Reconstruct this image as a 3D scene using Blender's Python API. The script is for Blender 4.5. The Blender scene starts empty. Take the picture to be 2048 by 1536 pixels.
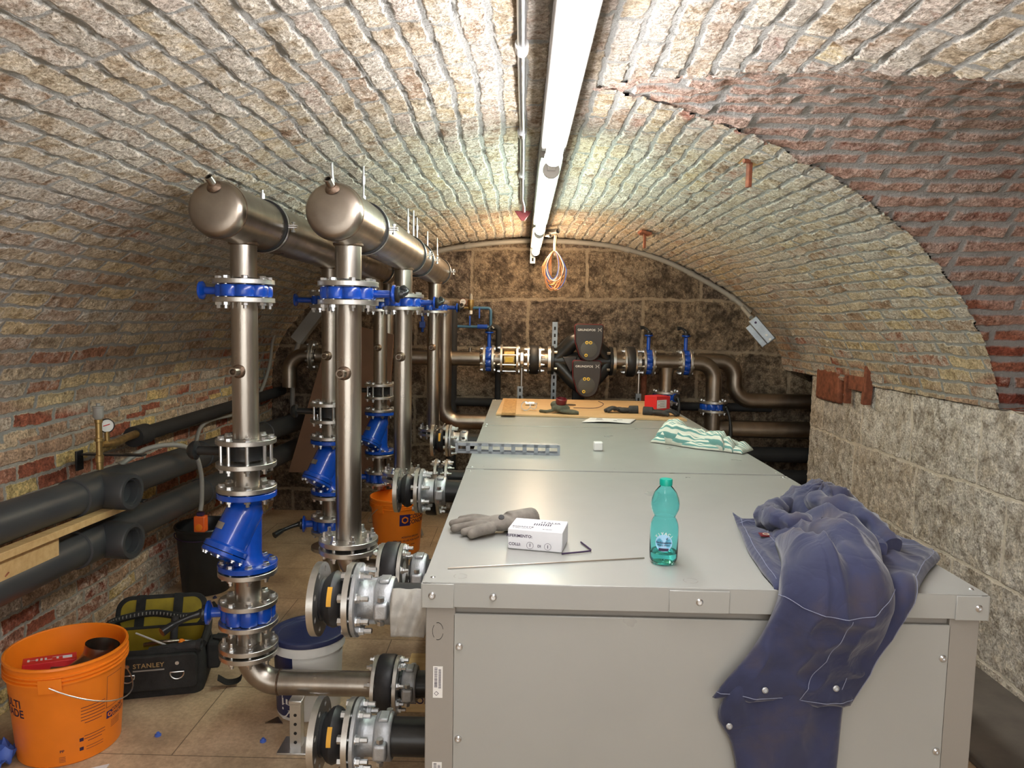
import bpy, bmesh, math, random
from math import sin, cos, pi, radians, sqrt, atan2
from mathutils import Vector, Matrix, noise
random.seed(7)
S = bpy.context.scene
COL = S.collection

# ------------------------------------------------------------------ camera
cam_d = bpy.data.cameras.new('camera'); cam = bpy.data.objects.new('camera', cam_d); COL.objects.link(cam)
cam_d.sensor_width = 36; cam_d.lens = 1450 / 2048 * 36; cam_d.clip_start = .02
CR = Matrix.Rotation(radians(.75), 3, 'Z') @ Matrix.Rotation(pi/2 - radians(4.95), 3, 'X') @ Matrix.Rotation(radians(1.05), 3, 'Z')
cam.matrix_world = Matrix.Translation((0, 0, 1.6)) @ CR.to_4x4()
S.camera = cam
# ------------------------------------------------------------------ world, exposure
W = bpy.data.worlds.new('world'); S.world = W; W.use_nodes = True
W.node_tree.nodes['Background'].inputs[0].default_value = (1, .97, .92, 1)
W.node_tree.nodes['Background'].inputs[1].default_value = 1.0
S.view_settings.view_transform = 'Standard'; S.view_settings.look = 'None'
S.view_settings.exposure = 1.2; S.view_settings.gamma = 1; S.view_settings.use_curve_mapping = False

# ------------------------------------------------------------------ materials
def newmat(name):
    m = bpy.data.materials.new(name); m.use_nodes = True
    nt = m.node_tree; return m, nt, nt.nodes['Principled BSDF']
def N(nt, typ, ins=None, **kw):
    n = nt.nodes.new(typ)
    for k, v in kw.items(): setattr(n, k, v)
    for k, v in (ins or {}).items():
        if isinstance(v, bpy.types.NodeSocket): nt.links.new(v, n.inputs[k])
        else: n.inputs[k].default_value = v
    return n
def ramp(nt, fac, stops, interp='LINEAR'):
    r = nt.nodes.new('ShaderNodeValToRGB'); r.color_ramp.interpolation = interp
    el = r.color_ramp.elements
    while len(el) < len(stops): el.new(.5)
    for e, (p, c) in zip(el, stops):
        e.position = p; e.color = (*c, 1) if len(c) == 3 else c
    nt.links.new(fac, r.inputs[0]); return r.outputs[0]
def math_(nt, op, a, b=0.0, c=0.0, clamp=False):
    n = N(nt, 'ShaderNodeMath', {0: a, 1: b, 2: c}, operation=op); n.use_clamp = clamp; return n.outputs[0]
def mixc(nt, f, a, b, mode='MIX'):
    n = nt.nodes.new('ShaderNodeMix'); n.data_type = 'RGBA'; n.blend_type = mode
    for i, v in ((0, f), (6, a), (7, b)):
        if isinstance(v, bpy.types.NodeSocket): nt.links.new(v, n.inputs[i])
        else: n.inputs[i].default_value = v if i == 0 or len(v) == 4 else (*v, 1)
    return n.outputs[2]
def noise_(nt, vec, scale, detail=4, rough=.55):
    n = N(nt, 'ShaderNodeTexNoise', {'Vector': vec, 'Scale': scale, 'Detail': detail, 'Roughness': rough}); return n
def mat(name, col, rough=.5, metal=0, var=.12, vs=6, bump=0, bs=80, col2=None, coat=0, stretch=None, rv=.0, fine=0):
    m, nt, b = newmat(name)
    tc = N(nt, 'ShaderNodeTexCoord').outputs['Object']
    if stretch: tc = N(nt, 'ShaderNodeMapping', {'Vector': tc, 'Scale': stretch}).outputs[0]
    n = noise_(nt, tc, vs, 5).outputs[0]
    f = math_(nt, 'MULTIPLY_ADD', n, 2.2, -.6, clamp=True)
    c2 = col2 or tuple(max(0, c * (1 - var)) for c in col)
    c = mixc(nt, f, tuple(min(1, k * (1 + (0 if col2 else var))) for k in col), c2)
    nt.links.new(c, b.inputs['Base Color'])
    b.inputs['Metallic'].default_value = metal
    if rv:
        nt.links.new(math_(nt, 'MULTIPLY_ADD', n, rv, rough - rv / 2, clamp=True), b.inputs['Roughness'])
    else: b.inputs['Roughness'].default_value = rough
    if coat: b.inputs['Coat Weight'].default_value = coat; b.inputs['Coat Roughness'].default_value = .08
    if bump:
        bn = noise_(nt, tc, bs, 4).outputs[0]
        bu = N(nt, 'ShaderNodeBump', {'Height': bn, 'Strength': bump, 'Distance': .002})
        nt.links.new(bu.outputs[0], b.inputs['Normal'])
    return m
M = {}
M['steel'] = mat('stainless_steel', (.42, .385, .34), .3, 1, .25, 9, .15, 120, stretch=(1, 1, .25), rv=.2)
M['steel_dark'] = mat('heat_tinted_steel', (.36, .31, .26), .34, 1, .3, 6, .1, 90, rv=.2)
M['weld'] = mat('weld_bead', (.2, .14, .1), .45, .9, .5, 40, .5, 200)
M['flange'] = mat('flange_steel', (.62, .61, .58), .36, 1, .12, 14, .15, 150)
M['zinc'] = mat('zinc_plate', (.72, .74, .76), .3, 1, .1, 20)
M['cast'] = mat('galvanised_cast_iron', (.46, .48, .5), .45, .75, .2, 30, .5, 160)
M['blue'] = mat('glossy_blue_enamel', (.004, .06, .40), .24, 0, .25, 12, .25, 45, coat=.5)
M['rubber'] = mat('black_rubber', (.018, .018, .02), .45, 0, .3, 12, .2, 60)
M['blackpaint'] = mat('black_enamel', (.016, .017, .018), .3, 0, .3, 12, .1, 60)
M['mortar'] = mat('grey_mortar', (.33, .32, .295), .9, 0, .3, 20, .8, 60)
M['foam'] = mat('black_foam_insulation', (.016, .016, .018), .75, 0, .5, 3, .6, 25)
M['pvc'] = mat('dark_grey_plastic_jacket', (.032, .036, .042), .42, 0, .35, 3, .1, 40, col2=(.055, .056, .056), rv=.2)
M['cab'] = mat('pale_grey_powder_coat', (.345, .35, .33), .30, 0, .04, 3, .05, 700, rv=.16)
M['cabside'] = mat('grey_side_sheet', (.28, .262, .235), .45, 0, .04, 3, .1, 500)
M['orange'] = mat('orange_plastic', (.86, .22, .012), .38, 0, .12, 4, .1, 30)
M['print'] = mat('dark_print', (.03, .012, .05), .6)
M['white'] = mat('white_plastic', (.72, .72, .70), .4, 0, .06)
M['paper'] = mat('white_paper', (.72, .73, .76), .7, 0, .05)
M['red'] = mat('red_card', (.62, .02, .025), .45, 0, .1)
M['wood'] = mat('pale_timber', (.62, .43, .2), .6, 0, .2, 5, .3, 50, col2=(.48, .3, .12), stretch=(1, 8, 8))
M['ply'] = mat('plywood_sheet', (.66, .45, .24), .55, 0, .2, 4, .2, 60, col2=(.54, .34, .16), stretch=(1, 6, 1))
M['osb'] = mat('strand_board', (.6, .34, .12), .6, 0, .3, 60, .6, 60, col2=(.36, .18, .06), stretch=(1, .4, 1))
M['brass'] = mat('dull_brass', (.42, .29, .12), .4, .9, .35, 30)
M['brown'] = mat('brown_board', (.15, .07, .035), .55, 0, .15)
M['rust'] = mat('rusty_iron', (.22, .07, .035), .8, .1, .5, 30, .8, 80)
M['galv'] = mat('dull_galvanised', (.30, .33, .36), .45, .8, .15, 20)
M['conduit'] = mat('grey_conduit', (.27, .26, .24), .5, 0, .1)
M['glove'] = mat('grey_work_glove', (.19, .17, .145), .8, 0, .3, 30, .5, 120)
M['glovedark'] = mat('black_work_glove', (.03, .03, .032), .7, 0, .4, 30, .5, 120)
M['navy'] = None
M['yellow'] = mat('yellow_lining', (.30, .22, .01), .7, 0, .3, 10)
M['bagblack'] = mat('black_bag_fabric', (.016, .016, .016), .8, 0, .5, 20, .6, 200)
M['stitch'] = mat('pale_thread', (.22, .24, .34), .8, 0, .1)
M['copper'] = mat('copper_wire', (.75, .36, .18), .4, .4, .2)
M['bluewire'] = mat('blue_wire', (.06, .13, .5), .5)
M['whitewire'] = mat('white_wire', (.8, .78, .7), .5)
M['teal'] = mat('teal_cap', (.0, .33, .25), .35)
M['bluelid'] = mat('dark_blue_lid', (.005, .014, .085), .4, 0, .3, 5, .2, 60, col2=(.05, .055, .10))
M['tan'] = mat('orange_label', (.7, .36, .03), .5)
M['void'] = mat('dark_recess', (.01, .01, .01), .8)
M['darkstone'] = mat('dark_stone_slab', (.14, .12, .105), .7, 0, .35, 4, .6, 40)
M['bluepipe'] = mat('blue_grey_pipe', (.05, .14, .24), .45, .2, .2)
M['maroon'] = mat('dark_red_plastic', (.14, .01, .015), .4)
M['pumpface'] = mat('charcoal_plastic', (.035, .03, .03), .45)
M['gold'] = mat('amber_ring', (.8, .55, .05), .4)
M['purple'] = mat('purple_card', (.1, .03, .3), .5)

def emis(name, col, st):
    m, nt, b = newmat(name)
    b.inputs['Base Color'].default_value = (*col, 1)
    b.inputs['Emission Color'].default_value = (*col, 1); b.inputs['Emission Strength'].default_value = st
    return m

def brick_mat(name, bw, rh, mortar, stops, lime, mortar_col, warp=.012, disp=.018, limestops=(.35, .65), zgrad=None, offset=.5, mdep=.45, stops2=None, zmask=(1.0, 1.9), band=None, dark=None, fine=.55):
    m, nt, b = newmat(name)
    uv = N(nt, 'ShaderNodeTexCoord').outputs['UV']
    pos = N(nt, 'ShaderNodeTexCoord').outputs['Object']
    def warpv(scale, amp, det=2):
        n = noise_(nt, pos, scale, det).outputs['Color']
        s = N(nt, 'ShaderNodeVectorMath', {0: n, 1: (.5, .5, .5)}, operation='SUBTRACT').outputs[0]
        return N(nt, 'ShaderNodeVectorMath', {0: s, 'Scale': amp}, operation='SCALE').outputs[0]
    v = uv
    for sc, am, dt in ((1.3, warp * 4.5, 1), (7, warp * 1.9, 2), (30, warp * 1.35, 4)):
        v = N(nt, 'ShaderNodeVectorMath', {0: v, 1: warpv(sc, am, dt)}, operation='ADD').outputs[0]
    br = N(nt, 'ShaderNodeTexBrick', {'Vector': v, 'Color1': (0, 0, 0, 1), 'Color2': (1, 1, 1, 1), 'Mortar': (.5, .5, .5, 1), 'Scale': 1.0,
                                      'Mortar Size': mortar, 'Mortar Smooth': .55, 'Bias': 0.0, 'Brick Width': bw, 'Row Height': rh},
           offset=offset, offset_frequency=2, squash=.8, squash_frequency=3)
    mort = br.outputs['Fac']
    bc = ramp(nt, br.outputs['Color'], stops, 'CONSTANT')
    xyz = N(nt, 'ShaderNodeSeparateXYZ', {0: pos})
    big = noise_(nt, pos, 1.1, 3).outputs[0]
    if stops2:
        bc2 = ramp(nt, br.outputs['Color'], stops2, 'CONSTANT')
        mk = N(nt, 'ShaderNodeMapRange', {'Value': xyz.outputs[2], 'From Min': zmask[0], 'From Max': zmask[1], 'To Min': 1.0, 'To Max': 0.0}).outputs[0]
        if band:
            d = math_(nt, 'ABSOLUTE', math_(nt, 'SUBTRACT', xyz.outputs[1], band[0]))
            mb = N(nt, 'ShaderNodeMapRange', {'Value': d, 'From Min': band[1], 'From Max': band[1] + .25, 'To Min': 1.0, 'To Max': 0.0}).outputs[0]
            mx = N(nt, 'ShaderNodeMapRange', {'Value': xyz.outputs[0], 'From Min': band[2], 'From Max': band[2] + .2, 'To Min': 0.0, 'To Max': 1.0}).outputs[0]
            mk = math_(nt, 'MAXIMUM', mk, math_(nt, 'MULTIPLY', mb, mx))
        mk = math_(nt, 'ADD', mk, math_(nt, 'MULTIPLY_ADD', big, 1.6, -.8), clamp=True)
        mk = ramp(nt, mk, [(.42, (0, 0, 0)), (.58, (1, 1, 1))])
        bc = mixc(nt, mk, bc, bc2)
    nb = noise_(nt, pos, 22, 6, .68).outputs[0]
    nf = noise_(nt, pos, 95, 6, .72).outputs[0]
    n5 = noise_(nt, pos, 9, 5, .6).outputs[0]
    bc = mixc(nt, 1.0, bc, ramp(nt, nb, [(.34, (.55, .5, .45)), (.5, (1, 1, 1)), (.68, (1.45, 1.4, 1.3))]), 'MULTIPLY')
    lm = math_(nt, 'ADD', math_(nt, 'MULTIPLY', nb, .45), math_(nt, 'MULTIPLY', big, .25))
    lm = math_(nt, 'ADD', lm, math_(nt, 'MULTIPLY', n5, .2))
    lm = math_(nt, 'ADD', lm, math_(nt, 'MULTIPLY', nf, .1))
    lm = math_(nt, 'ADD', lm, math_(nt, 'MULTIPLY_ADD', br.outputs['Color'], .10, -.05))
    if zgrad:
        lm = math_(nt, 'ADD', lm, N(nt, 'ShaderNodeMapRange', {'Value': xyz.outputs[2], 'From Min': zgrad[0], 'From Max': zgrad[1], 'To Min': zgrad[2], 'To Max': zgrad[3]}).outputs[0])
    lf = ramp(nt, lm, [(limestops[0], (0, 0, 0)), (limestops[1], (1, 1, 1))])
    limec = mixc(nt, nf, tuple(c * .66 for c in lime), tuple(min(1, c * 1.3) for c in lime))
    bc = mixc(nt, math_(nt, 'MULTIPLY', lf, .85), bc, limec)
    nfr = ramp(nt, nf, [(.36, (.5, .47, .43)), (.5, (1, 1, 1)), (.64, (1.3, 1.3, 1.3))])
    bc = mixc(nt, 1.0, bc, nfr, 'MULTIPLY')
    if dark:
        nd = ramp(nt, noise_(nt, pos, dark[0], 6, .7).outputs[0], [(.40, dark[1]), (.56, (1, 1, 1))])
        bc = mixc(nt, 1.0, bc, nd, 'MULTIPLY')
    mc = mixc(nt, nb, tuple(c * .75 for c in mortar_col), tuple(c * 1.2 for c in mortar_col))
    c = mixc(nt, mort, bc, mc)
    nt.links.new(c, b.inputs['Base Color'])
    b.inputs['Roughness'].default_value = .85
    # joints are deeper in some places than in others, and here and there open cracks
    dep = math_(nt, 'MULTIPLY_ADD', ramp(nt, n5, [(.45, (0, 0, 0)), (.7, (1, 1, 1))]), mdep * 1.6, mdep * .55)
    h = math_(nt, 'MULTIPLY', math_(nt, 'SUBTRACT', 1.0, mort), dep)
    h = math_(nt, 'ADD', h, math_(nt, 'MULTIPLY', n5, .9))
    h = math_(nt, 'ADD', h, math_(nt, 'MULTIPLY', nb, .8))
    h = math_(nt, 'ADD', h, math_(nt, 'MULTIPLY', nf, fine))
    d = N(nt, 'ShaderNodeDisplacement', {'Height': h, 'Midlevel': 1.2, 'Scale': disp})
    nt.links.new(d.outputs[0], nt.nodes['Material Output'].inputs['Displacement'])
    m.displacement_method = 'BOTH'
    return m
lowst = [(0, (.46, .31, .21)), (.14, (.33, .10, .055)), (.26, (.54, .41, .28)), (.40, (.66, .50, .22)), (.50, (.42, .27, .18)), (.62, (.37, .16, .10)), (.74, (.52, .42, .33)), (.86, (.36, .10, .06)), (.94, (.45, .34, .25))]
hist = [(0, (.45, .36, .25)), (.2, (.53, .44, .31)), (.36, (.38, .26, .17)), (.5, (.56, .44, .26)), (.64, (.45, .33, .24)), (.8, (.50, .41, .30)), (.93, (.42, .2, .12))]
M['vault'] = brick_mat('vault_brickwork', .26, .070, .0115, hist, (.48, .44, .38), (.33, .325, .30), zgrad=(1.0, 2.2, -.06, .03), limestops=(.46, .56), disp=.017, mdep=.36, stops2=lowst, zmask=(.95, 1.75), band=(2.1, .25, .35), warp=.013)
M['lowbrick'] = brick_mat('wall_brickwork', .25, .068, .0095, lowst, (.64, .57, .48), (.40, .37, .32), zgrad=(.0, 1.3, .02, -.06), limestops=(.50, .60), disp=.016, warp=.013)
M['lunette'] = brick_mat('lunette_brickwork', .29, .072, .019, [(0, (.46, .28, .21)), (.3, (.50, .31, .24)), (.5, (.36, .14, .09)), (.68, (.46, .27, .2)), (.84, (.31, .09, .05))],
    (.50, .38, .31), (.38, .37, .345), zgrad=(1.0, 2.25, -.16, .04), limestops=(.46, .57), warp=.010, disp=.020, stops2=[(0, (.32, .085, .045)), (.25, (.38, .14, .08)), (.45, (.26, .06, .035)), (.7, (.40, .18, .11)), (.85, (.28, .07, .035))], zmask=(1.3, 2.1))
M['rstone'] = brick_mat('pale_stone_blocks', .74, .39, .012, [(0, (.58, .51, .44)), (.3, (.54, .49, .44)), (.6, (.60, .53, .46)), (.8, (.50, .45, .40))],
    (.72, .67, .61), (.66, .58, .48), warp=.014, disp=.02, limestops=(.48, .60), dark=(7, (.74, .70, .64)), mdep=.3, fine=.22)
M['bstone'] = brick_mat('dark_stone_blocks', .92, .40, .016, [(0, (.19, .145, .105)), (.3, (.22, .17, .12)), (.6, (.16, .125, .10)), (.8, (.21, .16, .11))],
    (.29, .24, .18), (.30, .245, .18), warp=.016, disp=.028, limestops=(.49, .62), dark=(5.5, (.36, .34, .33)), mdep=.2, fine=.3)

def floor_mat():
    m, nt, b = newmat('stained_board_floor')
    p = N(nt, 'ShaderNodeTexCoord').outputs['Object']
    br = N(nt, 'ShaderNodeTexBrick', {'Vector': p, 'Color1': (.46, .35, .23, 1), 'Color2': (.52, .40, .27, 1), 'Mortar': (.17, .125, .085, 1), 'Scale': 1.0, 'Mortar Size': .003, 'Mortar Smooth': .6, 'Brick Width': 1.25, 'Row Height': .5})
    n = noise_(nt, p, 2.2, 6, .6).outputs[0]
    c = mixc(nt, 1, br.outputs['Color'], ramp(nt, n, [(.3, (.5, .44, .4)), (.6, (1.15, 1.1, 1.05))]), 'MULTIPLY')
    n2 = noise_(nt, p, 60, 5, .7).outputs[0]
    c = mixc(nt, 1, c, ramp(nt, n2, [(.3, (.75, .75, .75)), (.7, (1.15, 1.15, 1.15))]), 'MULTIPLY')
    nt.links.new(c, b.inputs['Base Color']); b.inputs['Roughness'].default_value = .7
    bu = N(nt, 'ShaderNodeBump', {'Height': n2, 'Strength': .3, 'Distance': .003}); nt.links.new(bu.outputs[0], b.inputs['Normal'])
    return m
M['floor'] = floor_mat()

# ------------------------------------------------------------------ object helpers
def link(name, me, m=None, parent=None):
    o = bpy.data.objects.new(name, me); COL.objects.link(o)
    if m is not None: me.materials.append(m)
    if parent is not None: o.parent = parent
    return o
def tag(o, label=None, cat=None, group=None, kind=None):
    if label: o['label'] = label
    if cat: o['category'] = cat
    if group: o['group'] = group
    if kind: o['kind'] = kind
    return o
def thing(name, label, cat, loc=(0, 0, 0), rot=(0, 0, 0), group=None):
    o = bpy.data.objects.new(name, None); COL.objects.link(o); o.empty_display_size = .05
    o.location = loc; o.rotation_euler = rot
    return tag(o, label, cat, group)
def frame(axis):
    a = Vector(axis).normalized()
    t = Vector((0, 0, 1)) if abs(a.z) < .9 else Vector((1, 0, 0))
    u = t.cross(a).normalized(); v = a.cross(u); return u, v, a
class MB:
    def __init__(s): s.v = []; s.f = []
    def add(s, vs, fs):
        b = len(s.v); s.v += [tuple(p) for p in vs]; s.f += [tuple(i + b for i in f) for f in fs]; return s
    def box(s, c, d, rot=None):
        hx, hy, hz = d[0] / 2, d[1] / 2, d[2] / 2
        vs = [Vector((x, y, z)) for x in (-hx, hx) for y in (-hy, hy) for z in (-hz, hz)]
        if rot is not None: vs = [rot @ p for p in vs]
        c = Vector(c)
        return s.add([p + c for p in vs], [(0, 1, 3, 2), (4, 6, 7, 5), (0, 4, 5, 1), (2, 3, 7, 6), (0, 2, 6, 4), (1, 5, 7, 3)])
    def lathe(s, prof, o=(0, 0, 0), axis=(0, 0, 1), n=32, scal=None, closed=False):
        # prof: list of (r, h) along axis
        u, v, a = frame(axis); o = Vector(o); vs = []; fs = []
        k = len(prof)
        for r, h in prof:
            for i in range(n):
                t = 2 * pi * i / n; q = 1 if scal is None else scal(t)
                vs.append(o + a * h + (u * cos(t) + v * sin(t)) * r * q)
        rng = range(k) if closed else range(k - 1)
        for j in rng:
            j2 = (j + 1) % k
            for i in range(n):
                i2 = (i + 1) % n
                fs.append((j * n + i, j * n + i2, j2 * n + i2, j2 * n + i))
        if not closed:
            if prof[0][0] > 1e-5: fs.append(tuple(range(n - 1, -1, -1)))
            if prof[-1][0] > 1e-5: fs.append(tuple((k - 1) * n + i for i in range(n)))
        return s.add(vs, fs)
    def cyl(s, p0, p1, r, n=24, r1=None):
        p0 = Vector(p0); p1 = Vector(p1); L = (p1 - p0).length
        return s.lathe([(r, 0), (r if r1 is None else r1, L)], p0, p1 - p0, n)
    def ring(s, p0, p1, ro, ri, n=40, bev=.0015):
        p0 = Vector(p0); p1 = Vector(p1); L = (p1 - p0).length
        return s.lathe([(ri, 0), (ro - bev, 0), (ro, bev), (ro, L - bev), (ro - bev, L), (ri, L)], p0, p1 - p0, n, closed=True)
    def tube(s, path, r, n=10, caps=True, rs=None):
        P = [Vector(p) for p in path]; k = len(P); vs = []; fs = []
        T = [(P[min(i + 1, k - 1)] - P[max(i - 1, 0)]).normalized() for i in range(k)]
        u, v, a = frame(T[0])
        for i in range(k):
            u = (u - T[i] * u.dot(T[i])).normalized(); v = T[i].cross(u)
            rr = rs[i] if rs else r
            for j in range(n):
                t = 2 * pi * j / n; vs.append(P[i] + (u * cos(t) + v * sin(t)) * rr)
        for i in range(k - 1):
            for j in range(n):
                j2 = (j + 1) % n; fs.append((i * n + j, i * n + j2, (i + 1) * n + j2, (i + 1) * n + j))
        if caps: fs += [tuple(range(n - 1, -1, -1)), tuple((k - 1) * n + i for i in range(n))]
        return s.add(vs, fs)
    def prism(s, poly, z0, z1, mtx=None):
        n = len(poly); vs = [Vector((x, y, z0)) for x, y in poly] + [Vector((x, y, z1)) for x, y in poly]
        if mtx is not None: vs = [mtx @ p for p in vs]
        return s.add(vs, [tuple(range(n - 1, -1, -1)), tuple(range(n, 2 * n))] + [(i, (i + 1) % n, n + (i + 1) % n, n + i) for i in range(n)])
    def build(s, name, m, parent=None, smooth=True, bevel=0, ang=40, seg=2, sub=0):
        me = bpy.data.meshes.new(name); me.from_pydata(s.v, [], s.f)
        bm = bmesh.new(); bm.from_mesh(me); bmesh.ops.recalc_face_normals(bm, faces=bm.faces); bm.to_mesh(me); bm.free()
        if smooth:
            for p in me.polygons: p.use_smooth = True
            me.set_sharp_from_angle(angle=radians(ang))
        o = link(name, me, m, parent)
        if bevel:
            b = o.modifiers.new('bevel', 'BEVEL'); b.width = bevel; b.segments = seg; b.limit_method = 'ANGLE'; b.angle_limit = radians(35); b.harden_normals = False
        if sub:
            q = o.modifiers.new('sub', 'SUBSURF'); q.levels = sub; q.render_levels = sub
        return o
def spline(pts, n=8):
    P = [Vector(p) for p in pts]; P = [P[0] * 2 - P[1]] + P + [P[-1] * 2 - P[-2]]; out = []
    for i in range(1, len(P) - 2):
        for k in range(n):
            t = k / n; a, b, c, d = P[i - 1], P[i], P[i + 1], P[i + 2]
            out.append(.5 * ((2 * b) + (c - a) * t + (2 * a - 5 * b + 4 * c - d) * t * t + (3 * b - a - 3 * c + d) * t ** 3))
    out.append(P[-2]); return out
def arc(c, u, v, r, a0, a1, n=12):
    c = Vector(c); u = Vector(u); v = Vector(v)
    return [c + (u * cos(a0 + (a1 - a0) * i / n) + v * sin(a0 + (a1 - a0) * i / n)) * r for i in range(n + 1)]
def text_geo(txt, size, align='CENTER', ext=.0, mapf=None, bold=False, space=1.0):
    cu = bpy.data.curves.new('text', 'FONT'); cu.body = txt; cu.size = size; cu.align_x = align; cu.align_y = 'CENTER'; cu.extrude = ext; cu.resolution_u = 3; cu.space_character = space
    if bold: cu.offset = size * .018
    o = bpy.data.objects.new('text', cu); COL.objects.link(o)
    dg = bpy.context.evaluated_depsgraph_get(); me = bpy.data.meshes.new_from_object(o.evaluated_get(dg))
    vs = [v.co.copy() for v in me.vertices]; fs = [tuple(p.vertices) for p in me.polygons]
    bpy.data.objects.remove(o); bpy.data.curves.remove(cu); bpy.data.meshes.remove(me)
    if mapf: vs = [mapf(p) for p in vs]
    return vs, fs
# ------------------------------------------------------------------ room shell
XC, ZC, BH, AL, AR = .15, 1.08, 1.2, 2.2, 2.0
YB, YN = 5.9, -2.2
LY, LA = 2.15, 1.12
SPR = 1.25
def vault_pt(t):  # t: 0 left spring .. pi right
    a = AL if t < pi / 2 else AR
    return XC - a * cos(t), ZC + BH * sin(t)
def arc_table(f, t0, t1, n=2000):
    pts = [f(t0 + (t1 - t0) * i / n) for i in range(n + 1)]; L = [0]
    for a, b in zip(pts, pts[1:]): L.append(L[-1] + sqrt((a[0] - b[0]) ** 2 + (a[1] - b[1]) ** 2))
    return pts, L
def resample(pts, L, step):
    n = max(2, int(L[-1] / step)); out = []; j = 0
    for i in range(n + 1):
        s = L[-1] * i / n
        while j < len(L) - 2 and L[j + 1] < s: j += 1
        k = (s - L[j]) / max(1e-9, L[j + 1] - L[j]); k = min(1, max(0, k))
        out.append((pts[j][0] + (pts[j + 1][0] - pts[j][0]) * k, pts[j][1] + (pts[j + 1][1] - pts[j][1]) * k, s))
    return out
def grid_mesh(name, rows, cols, posf, uvf, m, keep=None, flip=False):
    vs = [posf(r, c) for r in rows for c in cols]; nc = len(cols); fs = []
    for i in range(len(rows) - 1):
        for j in range(nc - 1):
            if keep and not keep(rows[i], cols[j]): continue
            q = (i * nc + j, i * nc + j + 1, (i + 1) * nc + j + 1, (i + 1) * nc + j)
            fs.append(q[::-1] if flip else q)
    uvs = [uvf(r, c) for r in rows for c in cols]
    return vs, fs, uvs
def shell(name, parts, m):
    me = bpy.data.meshes.new(name); V = []; F = []; U = []; mi = []
    for k, (vs, fs, uvs) in enumerate(parts):
        b = len(V); V += vs; U += uvs; F += [tuple(i + b for i in f) for f in fs]; mi += [k] * len(fs)
    me.from_pydata(V, [], F)
    uvl = me.uv_layers.new(name='UVMap')
    flat = []
    for l in me.loops: flat += U[l.vertex_index]
    uvl.data.foreach_set('uv', flat)
    me.polygons.foreach_set('use_smooth', [True] * len(me.polygons))
    o = link(name, me, None)
    ms = m if isinstance(m, list) else [m]
    for x in ms: me.materials.append(x)
    if len(ms) > 1: me.polygons.foreach_set('material_index', mi)
    # drop loose vertices
    bm = bmesh.new(); bm.from_mesh(me)
    bmesh.ops.delete(bm, geom=[v for v in bm.verts if not v.link_faces], context='VERTS'); bm.to_mesh(me); bm.free()
    tag(o, kind='structure'); return o
STEP = .011
ys = [YN + (.7 - YN) * i / 60 for i in range(60)]
y = .7
while y < YB:
    ys.append(y); y += STEP if y < 3.3 else STEP * 1.35
ys.append(YB)
# main vault from left spring to right stone course
tR = pi - math.asin((SPR - ZC) / BH)
pts, L = arc_table(vault_pt, 0, tR)
vrows = resample(pts, L, STEP * 1.05)
def keep_main(r, yy):
    dx = r[0] - XC
    if dx <= 0: return True
    if r[1] < SPR + .0: return True
    return abs(yy - LY) > LA * dx / AR - (.022 + .016 * noise.noise((round(r[2] / .07) * 3.7, 1, 2)) + .010 * noise.noise((yy * 9, r[2] * 9, 4)))
mainv = grid_mesh('v', vrows, ys, lambda r, yy: (r[0], yy, r[1]), lambda r, yy: (yy, r[2] + .03), None, keep_main)
# lunette: cross vault running out through the right wall
def lun_pt(t): return LY - LA * cos(t), ZC + BH * sin(t)
lp, LL = arc_table(lun_pt, .14, pi - .14)
lrows = resample(lp, LL, .012)
XE = 2.75
xs = [XC + (XE - XC) * i / 220 for i in range(221)]
def keep_lun(r, x):
    return abs(r[0] - LY) < LA * (x - XC) / AR - .002
lun = grid_mesh('l', lrows, xs, lambda r, x: (x, r[0], r[1] + .004), lambda r, x: (x, r[2] + .01), None, keep_lun, flip=True)
shell('ceiling', [mainv, lun], [M['vault'], M['lunette']])
# unseen shell added to block world light, open only inside the near arch
bk = MB(); x0, x1, zt = -2.35, 3.05, 2.7
for q in ([(x0, YN, 0), (x0, YB + .3, 0), (x0, YB + .3, zt), (x0, YN, zt)], [(x1, YN, 0), (x1, YB + .3, 0), (x1, YB + .3, zt), (x1, YN, zt)], [(x0, YN, zt), (x1, YN, zt), (x1, YB + .3, zt), (x0, YB + .3, zt)], [(x0, YB + .3, 0), (x1, YB + .3, 0), (x1, YB + .3, zt), (x0, YB + .3, zt)]): bk.add(q, [(0, 1, 2, 3)])
ap = [(XC - AL, 0)] + [vault_pt(pi * i / 40) for i in range(41)] + [(XC + AR, 0)]
P = []
for k, (ax, az) in enumerate(ap):
    ox = x0 if k < 14 else (x1 if k > len(ap) - 15 else x0 + (x1 - x0) * (k - 13) / (len(ap) - 27)); oz = 0 if k == 0 or k == len(ap) - 1 else (zt * k / 13 if k < 13 else (zt * (len(ap) - 1 - k) / 13 if k > len(ap) - 14 else zt))
    P += [(ax, YN, az), (ox, YN, oz)]
bk.add(P, [(2 * i, 2 * i + 1, 2 * i + 3, 2 * i + 2) for i in range(len(ap) - 1)])
o = bk.build('ceiling_light_block', M['mortar'], smooth=False); tag(o, kind='structure')
def plane_grid(o, du, dv, w, h, su, sv, uv0=(0, 0), keep=None, flip=False):
    o = Vector(o); du = Vector(du); dv = Vector(dv)
    us = [w * i / su for i in range(su + 1)]; vs_ = [h * i / sv for i in range(sv + 1)]
    return grid_mesh('p', vs_, us, lambda b, a: tuple(o + du * a + dv * b), lambda b, a: (a + uv0[0], b + uv0[1]), None, keep, flip)
# left wall (brick, floor to spring)
lw = grid_mesh('w', [ZC * i / 95 for i in range(96)], ys, lambda z, yy: (XC - AL, yy, z), lambda z, yy: (yy, z - ZC + .03), None, None)
shell('wall_left', [lw], M['lowbrick'])
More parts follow.
